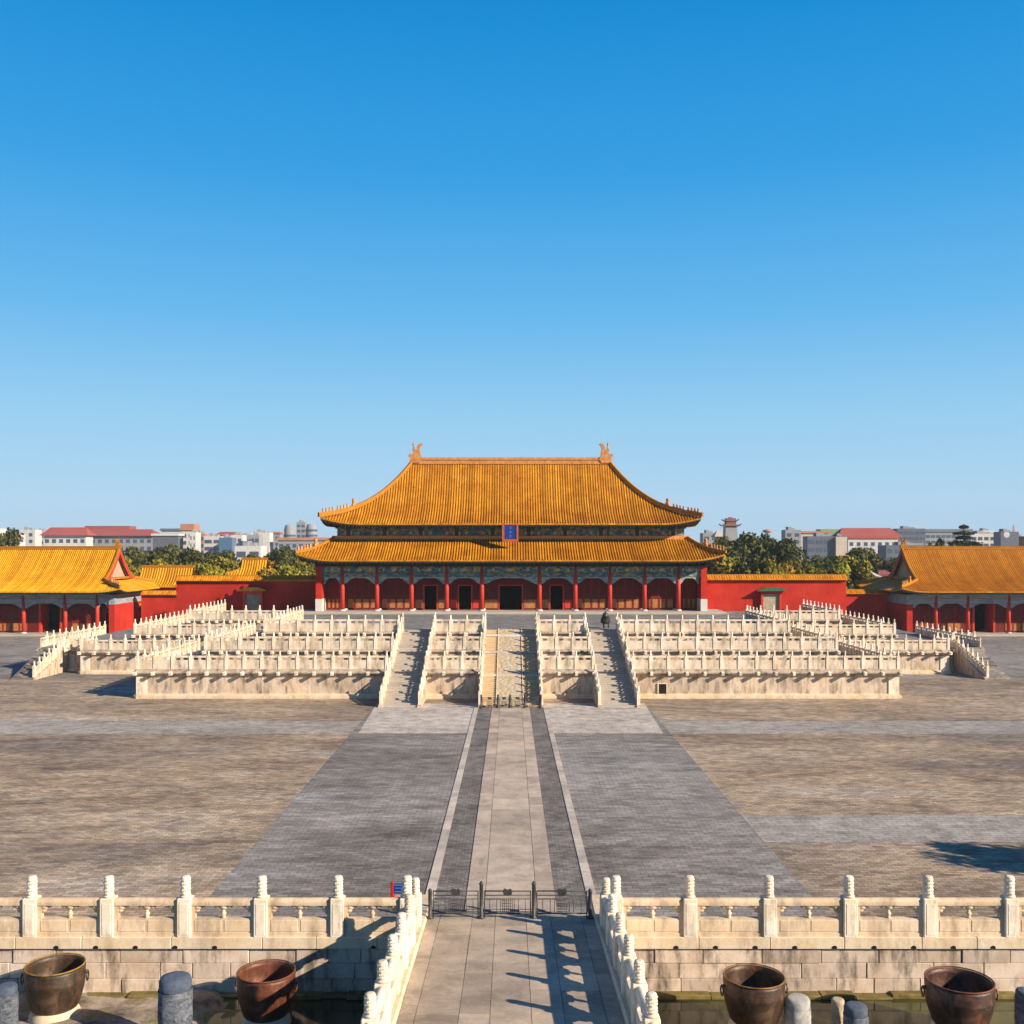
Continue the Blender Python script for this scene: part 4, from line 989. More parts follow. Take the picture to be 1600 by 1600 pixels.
# ---------------------------------------------------------------- side halls
def side_hall(s_, tile, label):
    cx = s_*92.0; yc = 186.0; Hs = thing('side_hall', label, 'hall', (cx, yc, 0), 0, 'side halls flanking the courtyard')
    xin = s_*69.2; FY = 178.0
    m = MB(); m.box(cx-24.5, cx+24.5, FY-2.0, 196, 0, .35); place(m, 'plinth_step', M['stair'], Hs)
    pxs = [152, 102, 37] if s_ < 0 else [1462, 1512, 1576]
    xs = [P(p, FY) for p in pxs]; k = xs[-1]
    while abs(k) < 110: k += s_*6.3; xs.append(k)
    z0, zt = .35, 7.0
    for x in xs: column(Hs, x, FY, z0, zt, .33, M['red_paint'])
    for q_ in (xin, cx+s_*23): m = MB(); m.box(q_-.5, q_+.5, FY-.4, 194, z0, 5.4); place(m, 'gable_wall', M['red_wall'], Hs)
    m = MB(); m.box(xin-.52, xin+.52, FY-.42, 194.02, 5.4, 7.1); place(m, 'painted_wall_head', M['beam_pale'], Hs)
    m = MB(); m.box(cx-23, cx+23, 193.6, 194.1, z0, 7); place(m, 'back_wall', M['red_wall'], Hs)
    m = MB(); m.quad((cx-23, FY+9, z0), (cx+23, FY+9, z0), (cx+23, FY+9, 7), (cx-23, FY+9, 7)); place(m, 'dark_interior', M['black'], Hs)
    bx = [xin+s_*.5]+xs; kinds = ['door', 'lat', 'wide', 'lat', 'lat', 'wide', 'lat'] if s_ < 0 else ['lat', 'lat', 'wide', 'lat', 'lat', 'lat', 'lat']
    for a_, b_, kd in zip(bx[:-1], bx[1:], kinds):
        a2, b2 = sorted((a_, b_))
        if kd == 'wide':
            w_ = b2-a2; m = MB(); m.box(a2, a2+w_*.24, FY+2, FY+2.3, z0, 6.2); place(m, 'bay_wall', M['dark_red'], Hs); m = MB(); m.box(b2-w_*.2, b2, FY+2, FY+2.3, z0, 6.2); place(m, 'bay_wall', M['dark_red'], Hs)
            m = MB(); m.box(a2+w_*.24, a2+w_*.29, FY+1.9, FY+5, z0, 5.6); place(m, 'door_leaf', M['red_paint'], Hs); m = MB(); m.box(b2-w_*.25, b2-w_*.2, FY+1.9, FY+5, z0, 5.6); place(m, 'door_leaf', M['red_paint'], Hs)
        else: lattice_bay(Hs, a2+.01, b2-.01, FY+2, z0, 6.2, kd)
        valance(Hs, a2+.2, b2-.2, FY, 5.7, 1.0, M['beam_pale'])
    x_a, x_b = sorted((xin+s_*.52, cx+s_*23))
    m = MB(); m.box(x_a, x_b, FY-.2, FY+.2, 5.7, 6.45); m.box(x_a, x_b, FY-.26, FY+.26, 6.5, 7.15); place(m, 'painted_beam', M['beam_pale'], Hs)
    m = MB(); bracket_row(m, x_a, x_b, FY-.2, 7.15, 7.6, .9, .9); place(m, 'bracket_row', M['bracket'], Hs)
    R = Roof(cx, yc, 25.4, 11.6, 11.4, 11.6, 21.0, 7.75, 7.3, f_up, .6, .36, 14, 4.5)
    m = MB(); R.tiles(m); place(m, 'roof', tile, Hs)
    m = MB(); R.soffit(m, 22.8, 8.2, 7.35); place(m, 'soffit', M['soffit'], Hs)
    m = MB(); rafters(m, R, 23); place(m, 'rafter_row', M['bracket'], Hs)
    hips(Hs, R, R.sg, .4, .45, M['ridge_gold'], 4)
    mats = (M['red_wall'], M['ridge_gold'])
    for e in (-1, 1):
        # gable triangle set back from the verge, red bargeboard in front
        n = 14; xg = cx+e*(R.G-.7); m = MB(); vs = [(xg, yc, R.z(R.sg, 0)-.3)]
        prof = []
        for k in range(n+1): s = R.sg+(1-R.sg)*k/n; prof.append((yc-(R.W-R.WY*s), R.z(s, 9)-.1))
        full = prof+[(2*yc-y, z) for y, z in prof[-2::-1]]
        m.add([(xg, y, z) for y, z in full]+[(xg-e*.3, y, z) for y, z in full], [tuple(range(len(full))), tuple(range(2*len(full)-1, len(full)-1, -1))]); place(m, 'gable', M['gable_plaster'], Hs)
        for sy in (-1, 1):
            m = MB(); pts = [(y if sy < 0 else 2*yc-y, z) for y, z in prof]
            xa, xb = cx+e*(R.G-.02), cx+e*(R.G+.10); vs = []
            for y, z in pts: vs += [(xa, y, z+.05), (xb, y, z+.05), (xb, y, z-.75), (xa, y, z-.75)]
            fs = [(0, 1, 2, 3), tuple(4*(len(pts)-1)+q for q in (3, 2, 1, 0))]
            for k in range(len(pts)-1):
                for q in range(4): q2 = (q+1) % 4; fs.append((4*k+q, 4*k+q2, 4*k+4+q2, 4*k+4+q))
            m.add(vs, fs); place(m, 'bargeboard', M['red_paint'], Hs)
            m = MB(); m.sweep([(cx+e*(R.G-.1), y, z+.12) for y, z in pts], (1, 0, 0), .42, .42); place(m, 'verge_ridge', M['ridge_gold'], Hs)
            m = MB(); m.sweep([(cx+e*(R.G-.15), yc, R.z(R.sg, 0)+.1-.0), (cx+e*(R.G-.15), yc+sy*(R.W-R.WY*R.sg), R.z(R.sg, 0)+.1)], (1, 0, 0), .35, .4); place(m, 'gable_foot_ridge', M['ridge_gold'], Hs)
    m = MB(); m.box(cx-21, cx+21, yc-.25, yc+.25, 14.95, 15.4); m.box(cx-21, cx+21, yc-.32, yc+.32, 15.4, 15.55); place(m, 'main_ridge', M['ridge_gold'], Hs)
    for e in (-1, 1): ridge_ornament(Hs, e*20.3, 0, 15.0, e, .62, M['ridge_gold'], .45)
M['gable_plaster'] = mottled('gable_plaster', (.42, .26, .16, 1), (.60, .40, .27, 1), 2)
side_hall(-1, M['tile_yellow'], 'low side hall with bright yellow tiled roof on the left of the courtyard')
side_hall(1, M['tile_orange'], 'low side hall with deep orange tiled roof on the right of the courtyard')

# ---------------------------------------------------------------- red walls with tiled caps
def red_wall(x0, x1, y, zt, label, tile, y1=None, z0=0, mat=None):
    y1 = y if y1 is None else y1; L = sqrt((x1-x0)**2+(y1-y)**2); rz = math.atan2(y1-y, x1-x0)
    t = thing('palace_wall', label, 'wall', (x0, y, z0), rz, 'red walls capped with tiles'); h = zt-z0
    m = MB(); m.box(0, L, -.45, .45, 0, h-.95); m.build('wall_body', M['red_wall'], t)
    m = MB(); m.box(-.03, L+.03, -.62, .62, h-.95, h-.78); m.box(-.05, L+.05, -.72, .72, h-.78, h-.68); m.build('wall_moulding', M['orange_red'], t)
    m = MB(); n = int(L/.36); st = L/n
    pr = [(-.5, 0), (-.28, 0), (-.16, .5), (.16, .5), (.28, 0), (.5, 0)]
    for sy in (-1, 1):
        for k in range(n):
            vs = []
            for o_, h_ in pr:
                x = (k+.5+o_)*st
                for q, (yy, zz) in enumerate(((1.0, h-.70), (.55, h-.42), (.12, h-.14))): vs.append((x, sy*yy, zz+h_*st*.42))
            fs = []
            for a_ in range(5):
                for j in range(2): fs.append((a_*3+j, a_*3+3+j, a_*3+4+j, a_*3+1+j))
            m.add(vs, fs); e = [vs[a_*3] for a_ in range(6)]
            m.add(e+[(p[0], p[1], h-.80) for p in e], [(a_, a_+1, 7+a_, 6+a_) for a_ in range(5)])
    m.box(0, L, -.98, .98, h-.82, h-.715); m.build('tiled_cap', tile, t)
    m = MB(); m.sweep([(-.05, 0, h-.22), (L+.05, 0, h-.22)], (0, 1, 0), .32, .24); m.build('cap_ridge', M['ridge_gold'], t)
red_wall(P(277, 152), -28.6, 152, 11.1, 'tall red wall joining the left side of the great hall', M['tile_orange'])
red_wall(28.6, P(1321, 152), 152, 11.25, 'tall red wall joining the right side of the great hall', M['tile_orange'])
red_wall(P(222, 186), P(278, 186)+3, 186, 7.5, 'lower red wall behind the end of the tall left wall', M['tile_orange'])
red_wall(P(1320, 186)-3, P(1385, 186), 186, 7.7, 'lower red wall between the tall right wall and the right side hall', M['tile_orange'])
red_wall(-70.0, P(224, 190), 190, 5.0, 'lowest red wall beside the left side hall', M['tile_yellow'])
red_wall(P(1384, 190), 70, 190, 6.2, 'lowest red wall beside the right side hall, in shade', M['tile_orange'])
def wall_gate(px, D, w_, h_, z0, label, roofm, door):
    t = thing('wall_gate', label, 'gate', (P(px, D), D, z0), 0, 'small gates in the red walls')
    m = MB(); m.box(-w_/2, -w_/2+.3, -.5, 0, 0, h_); m.box(w_/2-.3, w_/2, -.5, 0, 0, h_); m.box(-w_/2+.3, w_/2-.3, -.5, 0, h_-.4, h_); m.build('gate_frame', M['red_paint'], t)
    m = MB(); m.box(-w_/2+.3, w_/2-.3, -.2, 0, 0, h_-.4); m.build('gate_panel', door, t)
    m = MB(); m.prism([(-w_/2-.8, h_), (-w_/2-.6, h_+.15), (-w_*.3, h_+.55), (w_*.3, h_+.6), (w_/2+.6, h_+.2), (w_/2+.8, h_+.05)], -1.1, 0); m.build('gate_roof', roofm, t)
M['gate_green'] = mottled('green_gate_roof', (.03, .09, .04, 1), (.08, .16, .08, 1), 3)
M['gate_paint'] = mottled('faded_gate_painting', (.08, .14, .15, 1), (.42, .30, .18, 1), 1.5)
M['gate_stone'] = mottled('pale_gate_stone', (.30, .24, .16, 1), (.50, .42, .30, 1), 1.5)
wall_gate(396, 151.4, 2.9, 3.0, 5.8, 'small painted gate in the shaded left red wall', M['tile_orange'], M['gate_paint'])
wall_gate(1204, 151.4, 3.0, 3.0, 5.8, 'small gate with a green roof in the sunny right red wall', M['gate_green'], M['gate_stone'])

# bronze burners and small things on the top terrace
def burner(px, D, z, label, k=1.0):
    t = thing('incense_burner', label, 'incense burner', (P(px, D), D, z), 0, 'bronze incense burners on the terrace')
    m = MB()
    for a_ in range(3): m.tube([(.35*k*cos(a_*2.1), .35*k*sin(a_*2.1), 0), (.42*k*cos(a_*2.1), .42*k*sin(a_*2.1), .55*k)], [.07*k, .11*k], 8)
    m.build('leg', M['bronze'], t)
    m = MB(); m.lathe(0, 0, [(.3*k, .5*k), (.55*k, .62*k), (.62*k, .85*k), (.55*k, 1.05*k), (.62*k, 1.1*k), (.62*k, 1.16*k), (.4*k, 1.2*k)], 20); m.build('bowl', M['bronze'], t)
    m = MB(); m.lathe(0, 0, [(.5*k, 1.17*k), (.42*k, 1.45*k), (.5*k, 1.5*k), (.3*k, 1.62*k), (.34*k, 1.78*k), (.12*k, 1.9*k), (.05*k, 2.1*k)], 16); m.build('lid', M['bronze'], t)
for px, D, l in ((946, 119.5, 'large dark burner at the top corner of the right stair'),):
    burner(px, D, 5.8, l, .95)
# ================================================================ TREES
def leaf_mat(name, c1, c2, c3):
    a = NT(name, .75, .15); g = a.n('ShaderNodeNewGeometry')
    oi = a.n('ShaderNodeObjectInfo')
    c = a.ramp(g.outputs['Random Per Island'], [(0, c1), (.5, c2), (1, c3)])
    c = a.mix(.4, c, a.ramp(oi.outputs['Random'], [(0, .55), (1, 1.3)]), 'MULTIPLY')
    return a.col(c)
LM = {'dark green': leaf_mat('dark_leaves', (.02, .030, .008, 1), (.055, .062, .014, 1), (.13, .115, .022, 1)),
      'olive green': leaf_mat('olive_leaves', (.07, .065, .008, 1), (.17, .14, .014, 1), (.30, .22, .02, 1)),
      'golden': leaf_mat('golden_leaves', (.16, .10, .01, 1), (.32, .19, .015, 1), (.48, .28, .02, 1)),
      'yellow green': leaf_mat('yellow_green_leaves', (.09, .09, .008, 1), (.20, .18, .014, 1), (.32, .26, .02, 1))}
M['bark'] = mottled('bark', (.05, .04, .03, 1), (.12, .09, .07, 1), 4)
def crown_mesh(seed, H_, R_, nlump, nleaf, leaf, mat, wide=1.0):
    rd = random.Random(seed); m = MB(); lumps = []
    for k in range(nlump):
        zf = rd.uniform(.30, .93); e = sqrt(max(.05, 1-((zf-.55)/.45)**2)); a_ = rd.uniform(0, 2*pi); q = sqrt(rd.random())*R_*e*.78
        lumps.append((q*cos(a_), q*sin(a_), zf*H_, R_*rd.uniform(.26, .44)))
    for lx, ly, lz, lr in lumps:
        for k in range(nleaf//nlump):
            d = Vector((rd.gauss(0, 1), rd.gauss(0, 1), rd.gauss(0, 1))).normalized(); rr = lr*rd.uniform(.62, 1.08)
            p = Vector((lx, ly, lz))+Vector((d.x, d.y, d.z*.8))*rr
            u = Vector((rd.gauss(0, 1), rd.gauss(0, 1), rd.gauss(0, 1))).normalized(); v = u.cross(d+Vector((.01, .3, .1))).normalized(); s = leaf*rd.uniform(.6, 1.3)
            m.quad(tuple(p-u*s-v*s*.2), tuple(p+v*s*.7), tuple(p+u*s+v*s*.1), tuple(p-v*s*.6))
    t = MB(); t.tube([(0, 0, 0), (.02*H_, 0, .25*H_), (0, .02*H_, .5*H_), (0, 0, .85*H_)], [.035*H_, .026*H_, .018*H_, .006*H_], 7)
    for lx, ly, lz, lr in lumps[:8]: t.tube([(0, 0, lz*.55), (lx*.5, ly*.5, lz*.8), (lx, ly, lz)], [.014*H_, .009*H_, .004*H_], 5)
    return m.mesh('crown', mat), t.mesh('trunk', M['bark'])
VAR = {}
for i, (nm, mt) in enumerate(LM.items()):
    for j in range(2): VAR[(nm, j)] = crown_mesh(10*i+j, 10, 4.2+.5*j, 16, 3000, .34, mt)
tree_list = []
random.seed(31)
def treeat(px, top, D, kind, side, wid=1.0):
    zt = Z(top, D); tree_list.append((px, D, zt, kind, side, wid))
# far dark rows
for px, top in ((196, 852), (214, 850), (234, 848), (255, 851), (275, 846), (296, 852), (318, 853), (340, 856), (362, 855), (388, 862), (412, 857), (432, 852), (450, 850), (470, 856), (490, 860)): treeat(px, top, random.uniform(245, 275), 'dark green', 'left', 1.25)
for px, top in ((205, 866), (246, 862), (285, 864), (324, 862), (352, 868), (384, 874), (450, 868), (476, 872)): treeat(px, top, random.uniform(212, 226), 'olive green' if px % 3 else 'dark green', 'left', 1.1)
treeat(414, 868, 222, 'golden', 'left', .9); treeat(345, 880, 205, 'yellow green', 'left'); treeat(462, 880, 200, 'yellow green', 'left', 1.3); treeat(486, 888, 196, 'yellow green', 'left', 1.2); treeat(434, 888, 200, 'olive green', 'left')
for px, top in ((1108, 838), (1122, 834), (1140, 838), (1162, 827), (1180, 825), (1196, 830), (1214, 834), (1232, 838), (1250, 862), (1272, 864), (1296, 862), (1322, 858), (1346, 848), (1362, 852), (1378, 860), (1394, 868), (1404, 876)): treeat(px, top, random.uniform(245, 275), 'dark green', 'right', 1.2)
for px, top, k in ((1112, 868, 'olive green'), (1130, 864, 'olive green'), (1150, 866, 'yellow green'), (1176, 862, 'dark green'), (1190, 868, 'olive green'), (1214, 870, 'golden'), (1234, 872, 'olive green'), (1256, 878, 'yellow green'), (1276, 886, 'olive green'), (1300, 872, 'dark green'), (1320, 864, 'yellow green'), (1334, 866, 'olive green'), (1345, 880, 'dark green'), (1362, 884, 'olive green'), (1168, 884, 'dark green'), (1290, 885, 'olive green')): treeat(px, top, random.uniform(200, 222), k, 'right', 1.1)
for px, top, k_ in ((262, 872, 'olive green'), (300, 874, 'olive green'), (330, 878, 'yellow green'), (372, 882, 'golden'), (404, 884, 'olive green'), (446, 880, 'yellow green'), (1140, 882, 'yellow green'), (1204, 886, 'olive green'), (1222, 882, 'yellow green'), (1310, 884, 'yellow green')): treeat(px, top, 204, k_, 'left' if px < 800 else 'right', 1.0)
tree_list.sort(); cnt = {}
tot = {}
for q in tree_list: tot[(q[3], q[4])] = tot.get((q[3], q[4]), 0)+1
ORD = ['first', 'second', 'third', 'fourth', 'fifth', 'sixth', 'seventh', 'eighth', 'ninth', 'tenth', 'eleventh', 'twelfth', 'thirteenth', 'fourteenth', 'fifteenth', 'sixteenth', 'seventeenth', 'eighteenth', 'nineteenth', 'twentieth', 'twenty-first', 'twenty-second', 'twenty-third']
for px, D, zt, kind, side, wid in tree_list:
    i = cnt.get((kind, side), 0); cnt[(kind, side)] = i+1
    lab = ('only %s tree behind the %s red wall' % (kind, side)) if tot[(kind, side)] == 1 else '%s %s tree from the left behind the %s red wall' % (ORD[i], kind, side)
    t = thing('broadleaf_tree', lab, 'tree', (P(px, D), D, 0), random.uniform(0, 6), 'trees behind the red walls')
    cm, tm = VAR[(kind, i % 2)]; k = zt/10.9
    a_ = link('trunk', tm, t); b_ = link('crown', cm, t); t.scale = (k*wid*.72, k*wid*.72, k)
# tree beside the court whose shadow falls into the right edge
cm, tm = crown_mesh(77, 10, 4.4, 22, 9000, .22, LM['dark green'])
t = thing('courtyard_tree', 'tall tree standing right of the frame, its shadow falls on the bricks', 'tree', (36.6, 42.5, 0)); link('trunk', tm, t); link('crown', cm, t); t.scale = (.85, .85, .85)
# layered conifer on the right skyline
m = MB(); rd = random.Random(5); HT = 15.0
for j, (zz, rr) in enumerate(((6.0, 3.2), (7.3, 3.4), (8.5, 3.0), (9.4, 3.7), (10.4, 2.4), (11.3, 3.3), (12.3, 1.7), (13.2, 2.2), (14.4, .9))):
    for k in range(900):
        a_ = rd.uniform(0, 2*pi); q = sqrt(rd.random())*rr; p = Vector((q*cos(a_), q*sin(a_), zz+rd.uniform(-.3, .5)*(1-q/rr*.6)-q*.04)); u = Vector((rd.gauss(0, 1), rd.gauss(0, 1), rd.gauss(0, .3))).normalized()*.32; v = Vector((-u.y, u.x, .12))
        m.quad(tuple(p-u), tuple(p+v*.6), tuple(p+u), tuple(p-v*.6))
D = 300; t = thing('layered_conifer', 'dark flat layered conifer on the skyline behind the right side hall', 'tree', (P(1506, D), D, 0)); c_ = m.build('crown', LM['dark green'], t)
m = MB(); m.tube([(0, 0, 0), (.1, 0, 8), (0, 0, 15)], [.4, .25, .06], 7); m.build('trunk', M['bark'], t); t.scale = (1.3, 1.3, Z(819, D)/15.0)
cm, tm = VAR[('dark green', 0)]
for px, top, w_, l in ((1506, 848, 1.3, 'round dark tree under the layered conifer'), (1462, 843, .55, 'slim dark tree above the ridge of the right side hall'), (1483, 846, .9, 'low dark tree left of the layered conifer'), (8, 828, .9, 'dark tree at the left edge of the skyline')):
    D = 290; t = thing('broadleaf_tree', l, 'tree', (P(px, D), D, 0)); link('trunk', tm, t); link('crown', cm, t); k = Z(top, D)/9.9; t.scale = (k*w_*.7, k*w_*.7, k)

# small yellow roofed buildings behind the left wall
def small_hall(px, D, hw, dep, zt, ze, label, tile):
    x = P(px, D); t = thing('small_hall', label, 'building', (x, D, 0), 0, 'small yellow roofed buildings behind the walls')
    m = MB(); m.box(x-hw+.8, x+hw-.8, D-dep+1, D+dep-1, 0, ze); place(m, 'wall', M['red_wall'], t)
    R = Roof(x, D, hw, dep, dep, dep, hw-dep*.55, ze, zt-ze, f_up, .5, .5, 8, 3); m = MB(); R.tiles(m); R.soffit(m, hw-.8, dep-1, ze-.2); place(m, 'roof', tile, t)
    m = MB(); m.box(x-R.G, x+R.G, D-.2, D+.2, zt-.2, zt+.3); place(m, 'main_ridge', M['ridge_gold'], t); hips(t, R, R.sg, .3, .3, M['ridge_gold'], 0)
small_hall(262, 198, 7.0, 3.6, 11.6, 8.0, 'yellow roofed small hall peeping above the lower left wall', M['tile_yellow'])
small_hall(398, 206, 4.6, 3.6, 13.0, 9.6, 'yellow roofed pavilion among the trees behind the left wall', M['tile_yellow'])
small_hall(212, 202, 3.6, 3.6, 8.6, 5.2, 'low yellow roof beside the end of the left side hall', M['tile_yellow'])

# ================================================================ CITY
def city_mat(name, c, r=.8, spec=.2): return mottled(name, tuple(v*.82 for v in c[:3])+(1,), c, .12, rough=r, spec=spec, bump=0)
CM = {'white': city_mat('white_facade', (.62, .60, .57, 1)), 'grey': city_mat('grey_facade', (.30, .31, .33, 1)), 'beige': city_mat('beige_facade', (.55, .47, .38, 1)),
      'blue': city_mat('blue_glass_facade', (.08, .16, .28, 1), .3, .6), 'dark': city_mat('dark_facade', (.12, .14, .17, 1), .5), 'redroof': city_mat('red_roof', (.36, .09, .08, 1)),
      'brick': city_mat('terracotta_facade', (.48, .22, .14, 1)), 'win': city_mat('window_glass', (.07, .10, .15, 1), .25, .6), 'green': city_mat('green_dome', (.24, .32, .14, 1)), 'slate': city_mat('slate_roof', (.16, .18, .21, 1)),
      'redhall': city_mat('red_hall_wall', (.45, .09, .06, 1)), 'pinkish': city_mat('pink_facade', (.55, .28, .24, 1))}
def city(px0, px1, top, D, label, wall='white', roof=None, rooft=0, win=True, dep=None, fl=3.6, style='', ww=.55, group='city buildings on the skyline', base=0):
    x0, x1 = P(px0, D), P(px1, D); zt = Z(top, D); hw = (x1-x0)/2; dep = dep or max(8, hw*.8); rt = rooft
    t = thing('city_building', label, 'building', ((x0+x1)/2, D, 0), 0, group); zb_ = zt-rt
    if style == 'round':
        m = MB(); m.lathe(0, 0, [(hw, 0), (hw*.98, zb_*.7), (hw*.86, zb_*.92), (hw*.66, zt)], 24); m.build('wall', CM[wall], t); m = MB()
        for k in range(int(zb_*.9/fl)): m.lathe(0, 0, [(hw*1.01, 2+k*fl), (hw*1.01, 2+k*fl+fl*.35)], 24, cap=False)
        m.build('window_band', CM['win'], t)['kind'] = 'stuff'; return t
    m = MB(); m.box(-hw, hw, -dep/2, dep/2, base, zb_); m.build('wall', CM[wall], t)
    if win:
        n = max(1, int((zb_-3)/fl)); c_ = max(2, int(2*hw/(3.2)))
        m = MB()
        for i in range(n):
            z0 = zb_-1.2-(i+1)*fl+1.2
            if z0 < 6: break
            for j in range(c_):
                xa = -hw+2*hw*(j+.5-ww/2)/c_; xb = -hw+2*hw*(j+.5+ww/2)/c_; m.box(xa, xb, -dep/2-.08, -dep/2-.0, z0, z0+fl*.5)
        if m.v: m.build('window_row', CM['win'], t)['kind'] = 'stuff'
    if roof:
        m = MB()
        if style == 'hip':
            q = min(hw, dep/2); m.add([(-hw-1.5, -dep/2-1.5, zb_), (hw+1.5, -dep/2-1.5, zb_), (hw+1.5, dep/2+1.5, zb_), (-hw-1.5, dep/2+1.5, zb_), (-hw+q*.4, 0, zt), (hw-q*.4, 0, zt)], [(0, 1, 5, 4), (2, 3, 4, 5), (3, 0, 4), (1, 2, 5), (3, 2, 1, 0)])
        else: m.box(-hw-.6, hw+.6, -dep/2-.6, dep/2+.6, zb_, zt)
        m.build('roof', CM[roof], t)
    else:
        m = MB(); m.box(-hw*.5, -hw*.1, -2, 3, zb_, zb_+1.6); m.box(-hw*.1, hw*.4, -1, 2, zb_, zb_+1.0); m.build('roof_plant', CM['grey'], t)
    return t
city(-30, 6, 826, 520, 'pale block cut by the left edge of the photo', 'white'); city(6, 34, 835, 540, 'low white block near the left edge', 'white'); city(34, 60, 828, 560, 'tall white apartment block near the left edge', 'white', ww=.4); city(60, 74, 830, 575, 'beige block beside the long red roof', 'beige')
city(74, 140, 824, 500, 'white block under the left half of a long red roof', 'white', 'redroof', 4.0, style='hip'); city(138, 246, 827, 520, 'long building with a red hipped roof, left skyline', 'grey', 'redroof', 3.4, style='hip'); city(140, 206, 822, 610, 'pinkish hall rising behind the long red roof', 'pinkish', 'redroof', 2.5)
city(243, 282, 834, 500, 'dark glass convention hall on the left skyline', 'dark', 'white', 1.0, win=False); city(256, 290, 826, 560, 'white building with a thin flat roof line', 'white', 'slate', 1.2)
city(288, 306, 819, 520, 'tallest white tower on the left skyline, orange box on top', 'white', 'brick', 3.2); city(300, 310, 832, 500, 'slim white annex of the tallest left tower', 'white', ww=.3); city(308, 324, 834, 540, 'brown block beside the tall white tower', 'brick')
city(322, 350, 838, 520, 'low pale building with blue windows', 'white', ww=.8); city(346, 366, 840, 490, 'blue glass cube on the left skyline', 'blue', win=False); city(340, 378, 831, 580, 'building with a faded red slanted roof', 'pinkish', 'redroof', 2.2, style='hip')
city(364, 382, 836, 510, 'pale block beside the blue glass cube', 'white'); city(380, 396, 838, 560, 'narrow grey block with blue glass', 'grey'); city(396, 424, 832, 520, 'wide white block with a plain pale side', 'white', win=False); city(394, 408, 836, 500, 'grey glazed block left of the wide white block', 'grey', ww=.8)
city(422, 440, 831, 600, 'pale grey block with brown roof line', 'grey', 'brick', 1.0); city(443, 462, 820, 700, 'rounded grey tower, the left of two glass towers', 'grey', style='round'); city(465, 479, 816, 720, 'angular grey tower behind the rounded ones', 'grey', ww=.7); city(477, 496, 819, 700, 'rounded grey tower nearest the great hall', 'grey', style='round')
city(438, 520, 840, 520, 'long low building with a salmon roof line beside the great hall', 'grey', 'brick', 1.4); city(372, 412, 853, 330, 'low white building showing between the trees', 'white', ww=.7)
city(1096, 1120, 833, 520, 'low grey block right of the great hall', 'grey'); city(1118, 1130, 829, 500, 'small beige domed block right of the great hall', 'beige', 'beige', 3, style='hip')
city(1224, 1248, 828, 540, 'grey flat block above the right trees', 'grey'); city(1240, 1290, 830, 560, 'beige block with a terracotta roof on the right skyline', 'beige', 'brick', 1.2); city(1258, 1320, 838, 480, 'dark glass block with one sunlit beige side', 'dark', ww=.8); city(1302, 1319, 839, 478, 'beige end wall beside the dark glass block', 'beige', win=False)
city(1280, 1309, 827, 600, 'building with a green tinted roof on the right skyline', 'dark', 'green', 3.0); city(1308, 1398, 825, 520, 'long red roofed hall with a white band, right skyline', 'redhall', 'redroof', 4.4, win=False, style='hip')
city(1320, 1397, 838.5, 508, 'white colonnade storey under the long red roof', 'white', 'redhall', 1.0, ww=.5)
city(1398, 1442, 826, 640, 'dark blue grey office slab on the right skyline', 'dark', ww=.8); city(1440, 1512, 827, 660, 'long grey office slab behind the layered conifer', 'grey', 'slate', 2.0, ww=.8); city(1378, 1470, 852, 470, 'low dark building behind the ridge of the right side hall', 'dark')
city(1512, 1560, 834, 560, 'low pale modern building with wide windows', 'white', ww=.7); city(1528, 1550, 829, 700, 'pale thin roofed building behind', 'white'); city(1558, 1586, 831, 540, 'grey building with a round white sign', 'dark', win=False); city(1582, 1600, 838, 560, 'brownish block cut by the right edge', 'brick'); city(1596, 1640, 838, 540, 'red brown block beyond the right edge', 'brick', 'redroof', 1.5)
D = 539; t = thing('round_sign', 'round white disc on the grey building near the right edge', 'sign', (P(1572, D-12), D-12.5, Z(836, D)))
m = MB(); m.lathe(0, 0, [(1.5, 0), (1.5, .25)], 20); m.v = [(x, -z, y) for x, y, z in m.v]; m.build('disc', CM['white'], t)
D = 560; m = MB(); x_ = P(1584, D); m.add([(-3, -2, 0), (3, -2, 0), (3, 2, 0), (-3, 2, 0), (-.2, -.2, Z(820, D)), (.2, -.2, Z(820, D)), (.2, .2, Z(820, D)), (-.2, .2, Z(820, D))], [(0, 1, 5, 4), (1, 2, 6, 5), (2, 3, 7, 6), (3, 0, 4, 7), (4, 5, 6, 7)])
tag(m.build('pink_spire', CM['pinkish'], None, (x_, D, 0)), 'thin pink spire near the right edge of the skyline', 'spire')
# hilltop pavilion tower right of the great hall
D = 420; t = thing('pavilion_tower', 'brown two roofed pavilion on a pale tower base, right of the great hall', 'tower', (P(1141, D), D, 0)); s = D/1600
m = MB(); m.add([(-12*s, -12*s, 0), (12*s, -12*s, 0), (12*s, 12*s, 0), (-12*s, 12*s, 0), (-9*s, -9*s, Z(823, D)), (9*s, -9*s, Z(823, D)), (9*s, 9*s, Z(823, D)), (-9*s, 9*s, Z(823, D))], [(0, 1, 5, 4), (1, 2, 6, 5), (2, 3, 7, 6), (3, 0, 4, 7), (4, 5, 6, 7)]); m.build('tower_base', CM['grey'], t)
M['brown_roof'] = mottled('brown_roof', (.16, .08, .06, 1), (.26, .13, .10, 1), 1)
def proof(z0, z1, w_):
    m = MB(); n = 6; rings = []
    for k in range(n+1):
        f = k/n; q = w_*(1-f)**1.3*(1)+.4*w_*f*.6; rings.append((q, z0+(z1-z0)*f))
    m.lathe(0, 0, [(w_*.95, z0-.25)]+rings, 4, False, pi/4)
    for k in range(4):
        a_ = pi/4+k*pi/2; m.tube([(w_*.9*cos(a_), w_*.9*sin(a_), z0), (w_*1.2*cos(a_), w_*1.2*sin(a_), z0+.7)], .25, 4)
    m.build('pavilion_roof', M['brown_roof'], t)
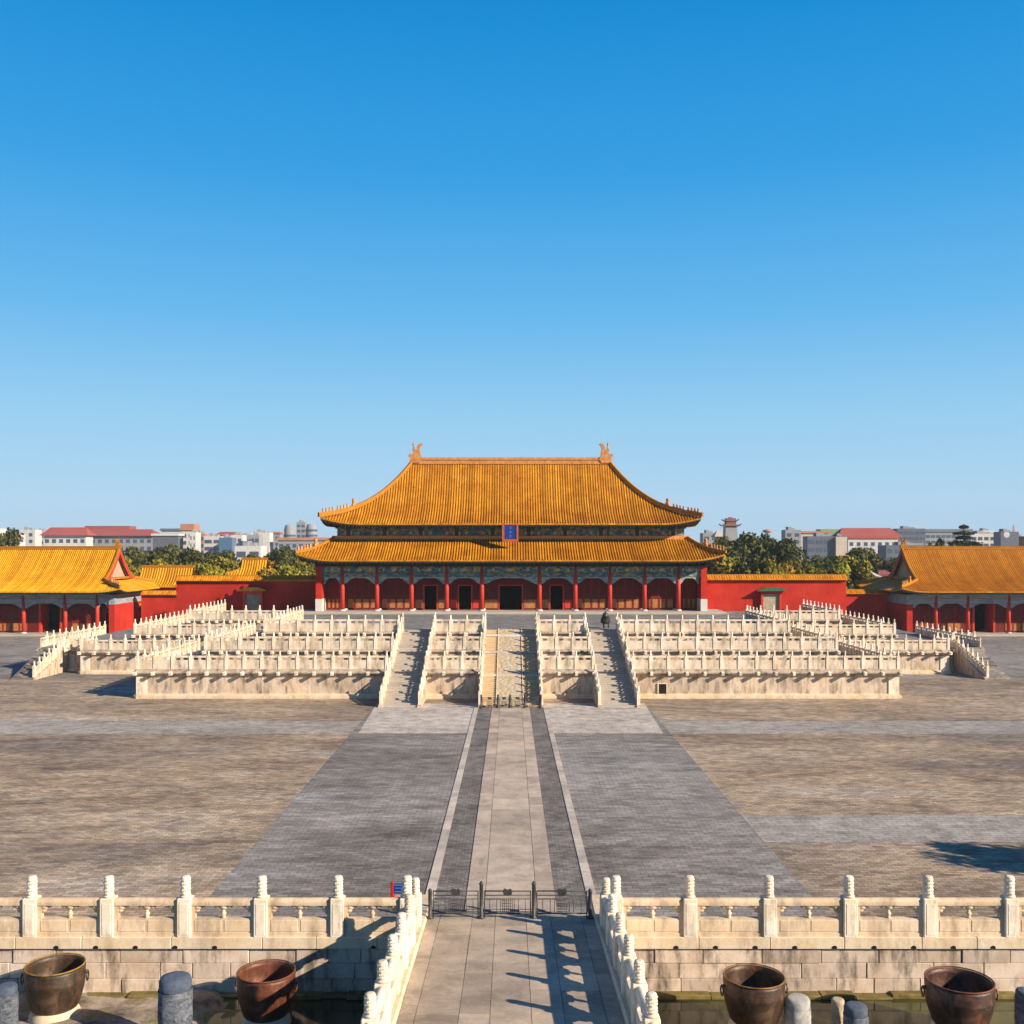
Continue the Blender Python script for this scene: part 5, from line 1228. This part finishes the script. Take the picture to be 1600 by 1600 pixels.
m = MB(); m.box(-7.5*s, 7.5*s, -7.5*s, 7.5*s, Z(823, D), Z(810, D)); m.build('pavilion_wall', M['brown_roof'], t)
proof(Z(821.5, D), Z(816, D), 17*s); proof(Z(814, D), Z(808, D), 13*s)
tag(MB().build('x', CM['white']) if False else (lambda mb: mb.lathe(0, 0, [(.3, 0), (.3, Z(833, 430)), (1.6, Z(832, 430)), (2.2, Z(830, 430)), (1.6, Z(828, 430)), (.3, Z(827, 430))], 14).build('red_balloon_tower', CM['brick'], None, (P(1199, 430), 430, 0)))(MB()), 'small round orange red top showing above the right trees', 'tower')
for px, D, top, w_, col, l in ((1358, 232, 894, 10, 'white', 'small pale roofed hut among the right trees'), (1378, 236, 891, 9, 'redroof', 'small hut with red orange roof among the right trees'), (1396, 236, 894, 14, 'blue', 'blue grey hut roof beside the right side hall')):
    x = P(px, D); s = D/1600*w_; t = thing('garden_hut', l, 'hut', (x, D, 0), 0, 'small huts among the right trees'); z = Z(top, D)
    m = MB(); m.box(-s, s, -2, 2, 0, z-.9); m.build('wall', CM['white'], t)
    m = MB(); m.add([(-s-.4, -2.5, z-.9), (s+.4, -2.5, z-.9), (s+.4, 2.5, z-.9), (-s-.4, 2.5, z-.9), (-s*.6, 0, z), (s*.6, 0, z)], [(0, 1, 5, 4), (2, 3, 4, 5), (3, 0, 4), (1, 2, 5), (3, 2, 1, 0)]); m.build('roof', CM[col], t)

# ================================================================ HAZE
HAZE_D = 0.00012
hm = bpy.data.materials.new('haze'); hm.use_nodes = True; n_ = hm.node_tree; n_.nodes.clear()
pv = n_.nodes.new('ShaderNodeVolumePrincipled'); pv.inputs['Density'].default_value = HAZE_D; pv.inputs['Color'].default_value = (.80, .88, 1.0, 1); pv.inputs['Anisotropy'].default_value = .0
ou = n_.nodes.new('ShaderNodeOutputMaterial'); n_.links.new(pv.outputs[0], ou.inputs['Volume'])
m = MB(); m.box(-4010, 4010, -610, 6010, -3.6, 46); o = m.build('haze', hm); o['kind'] = 'stuff'
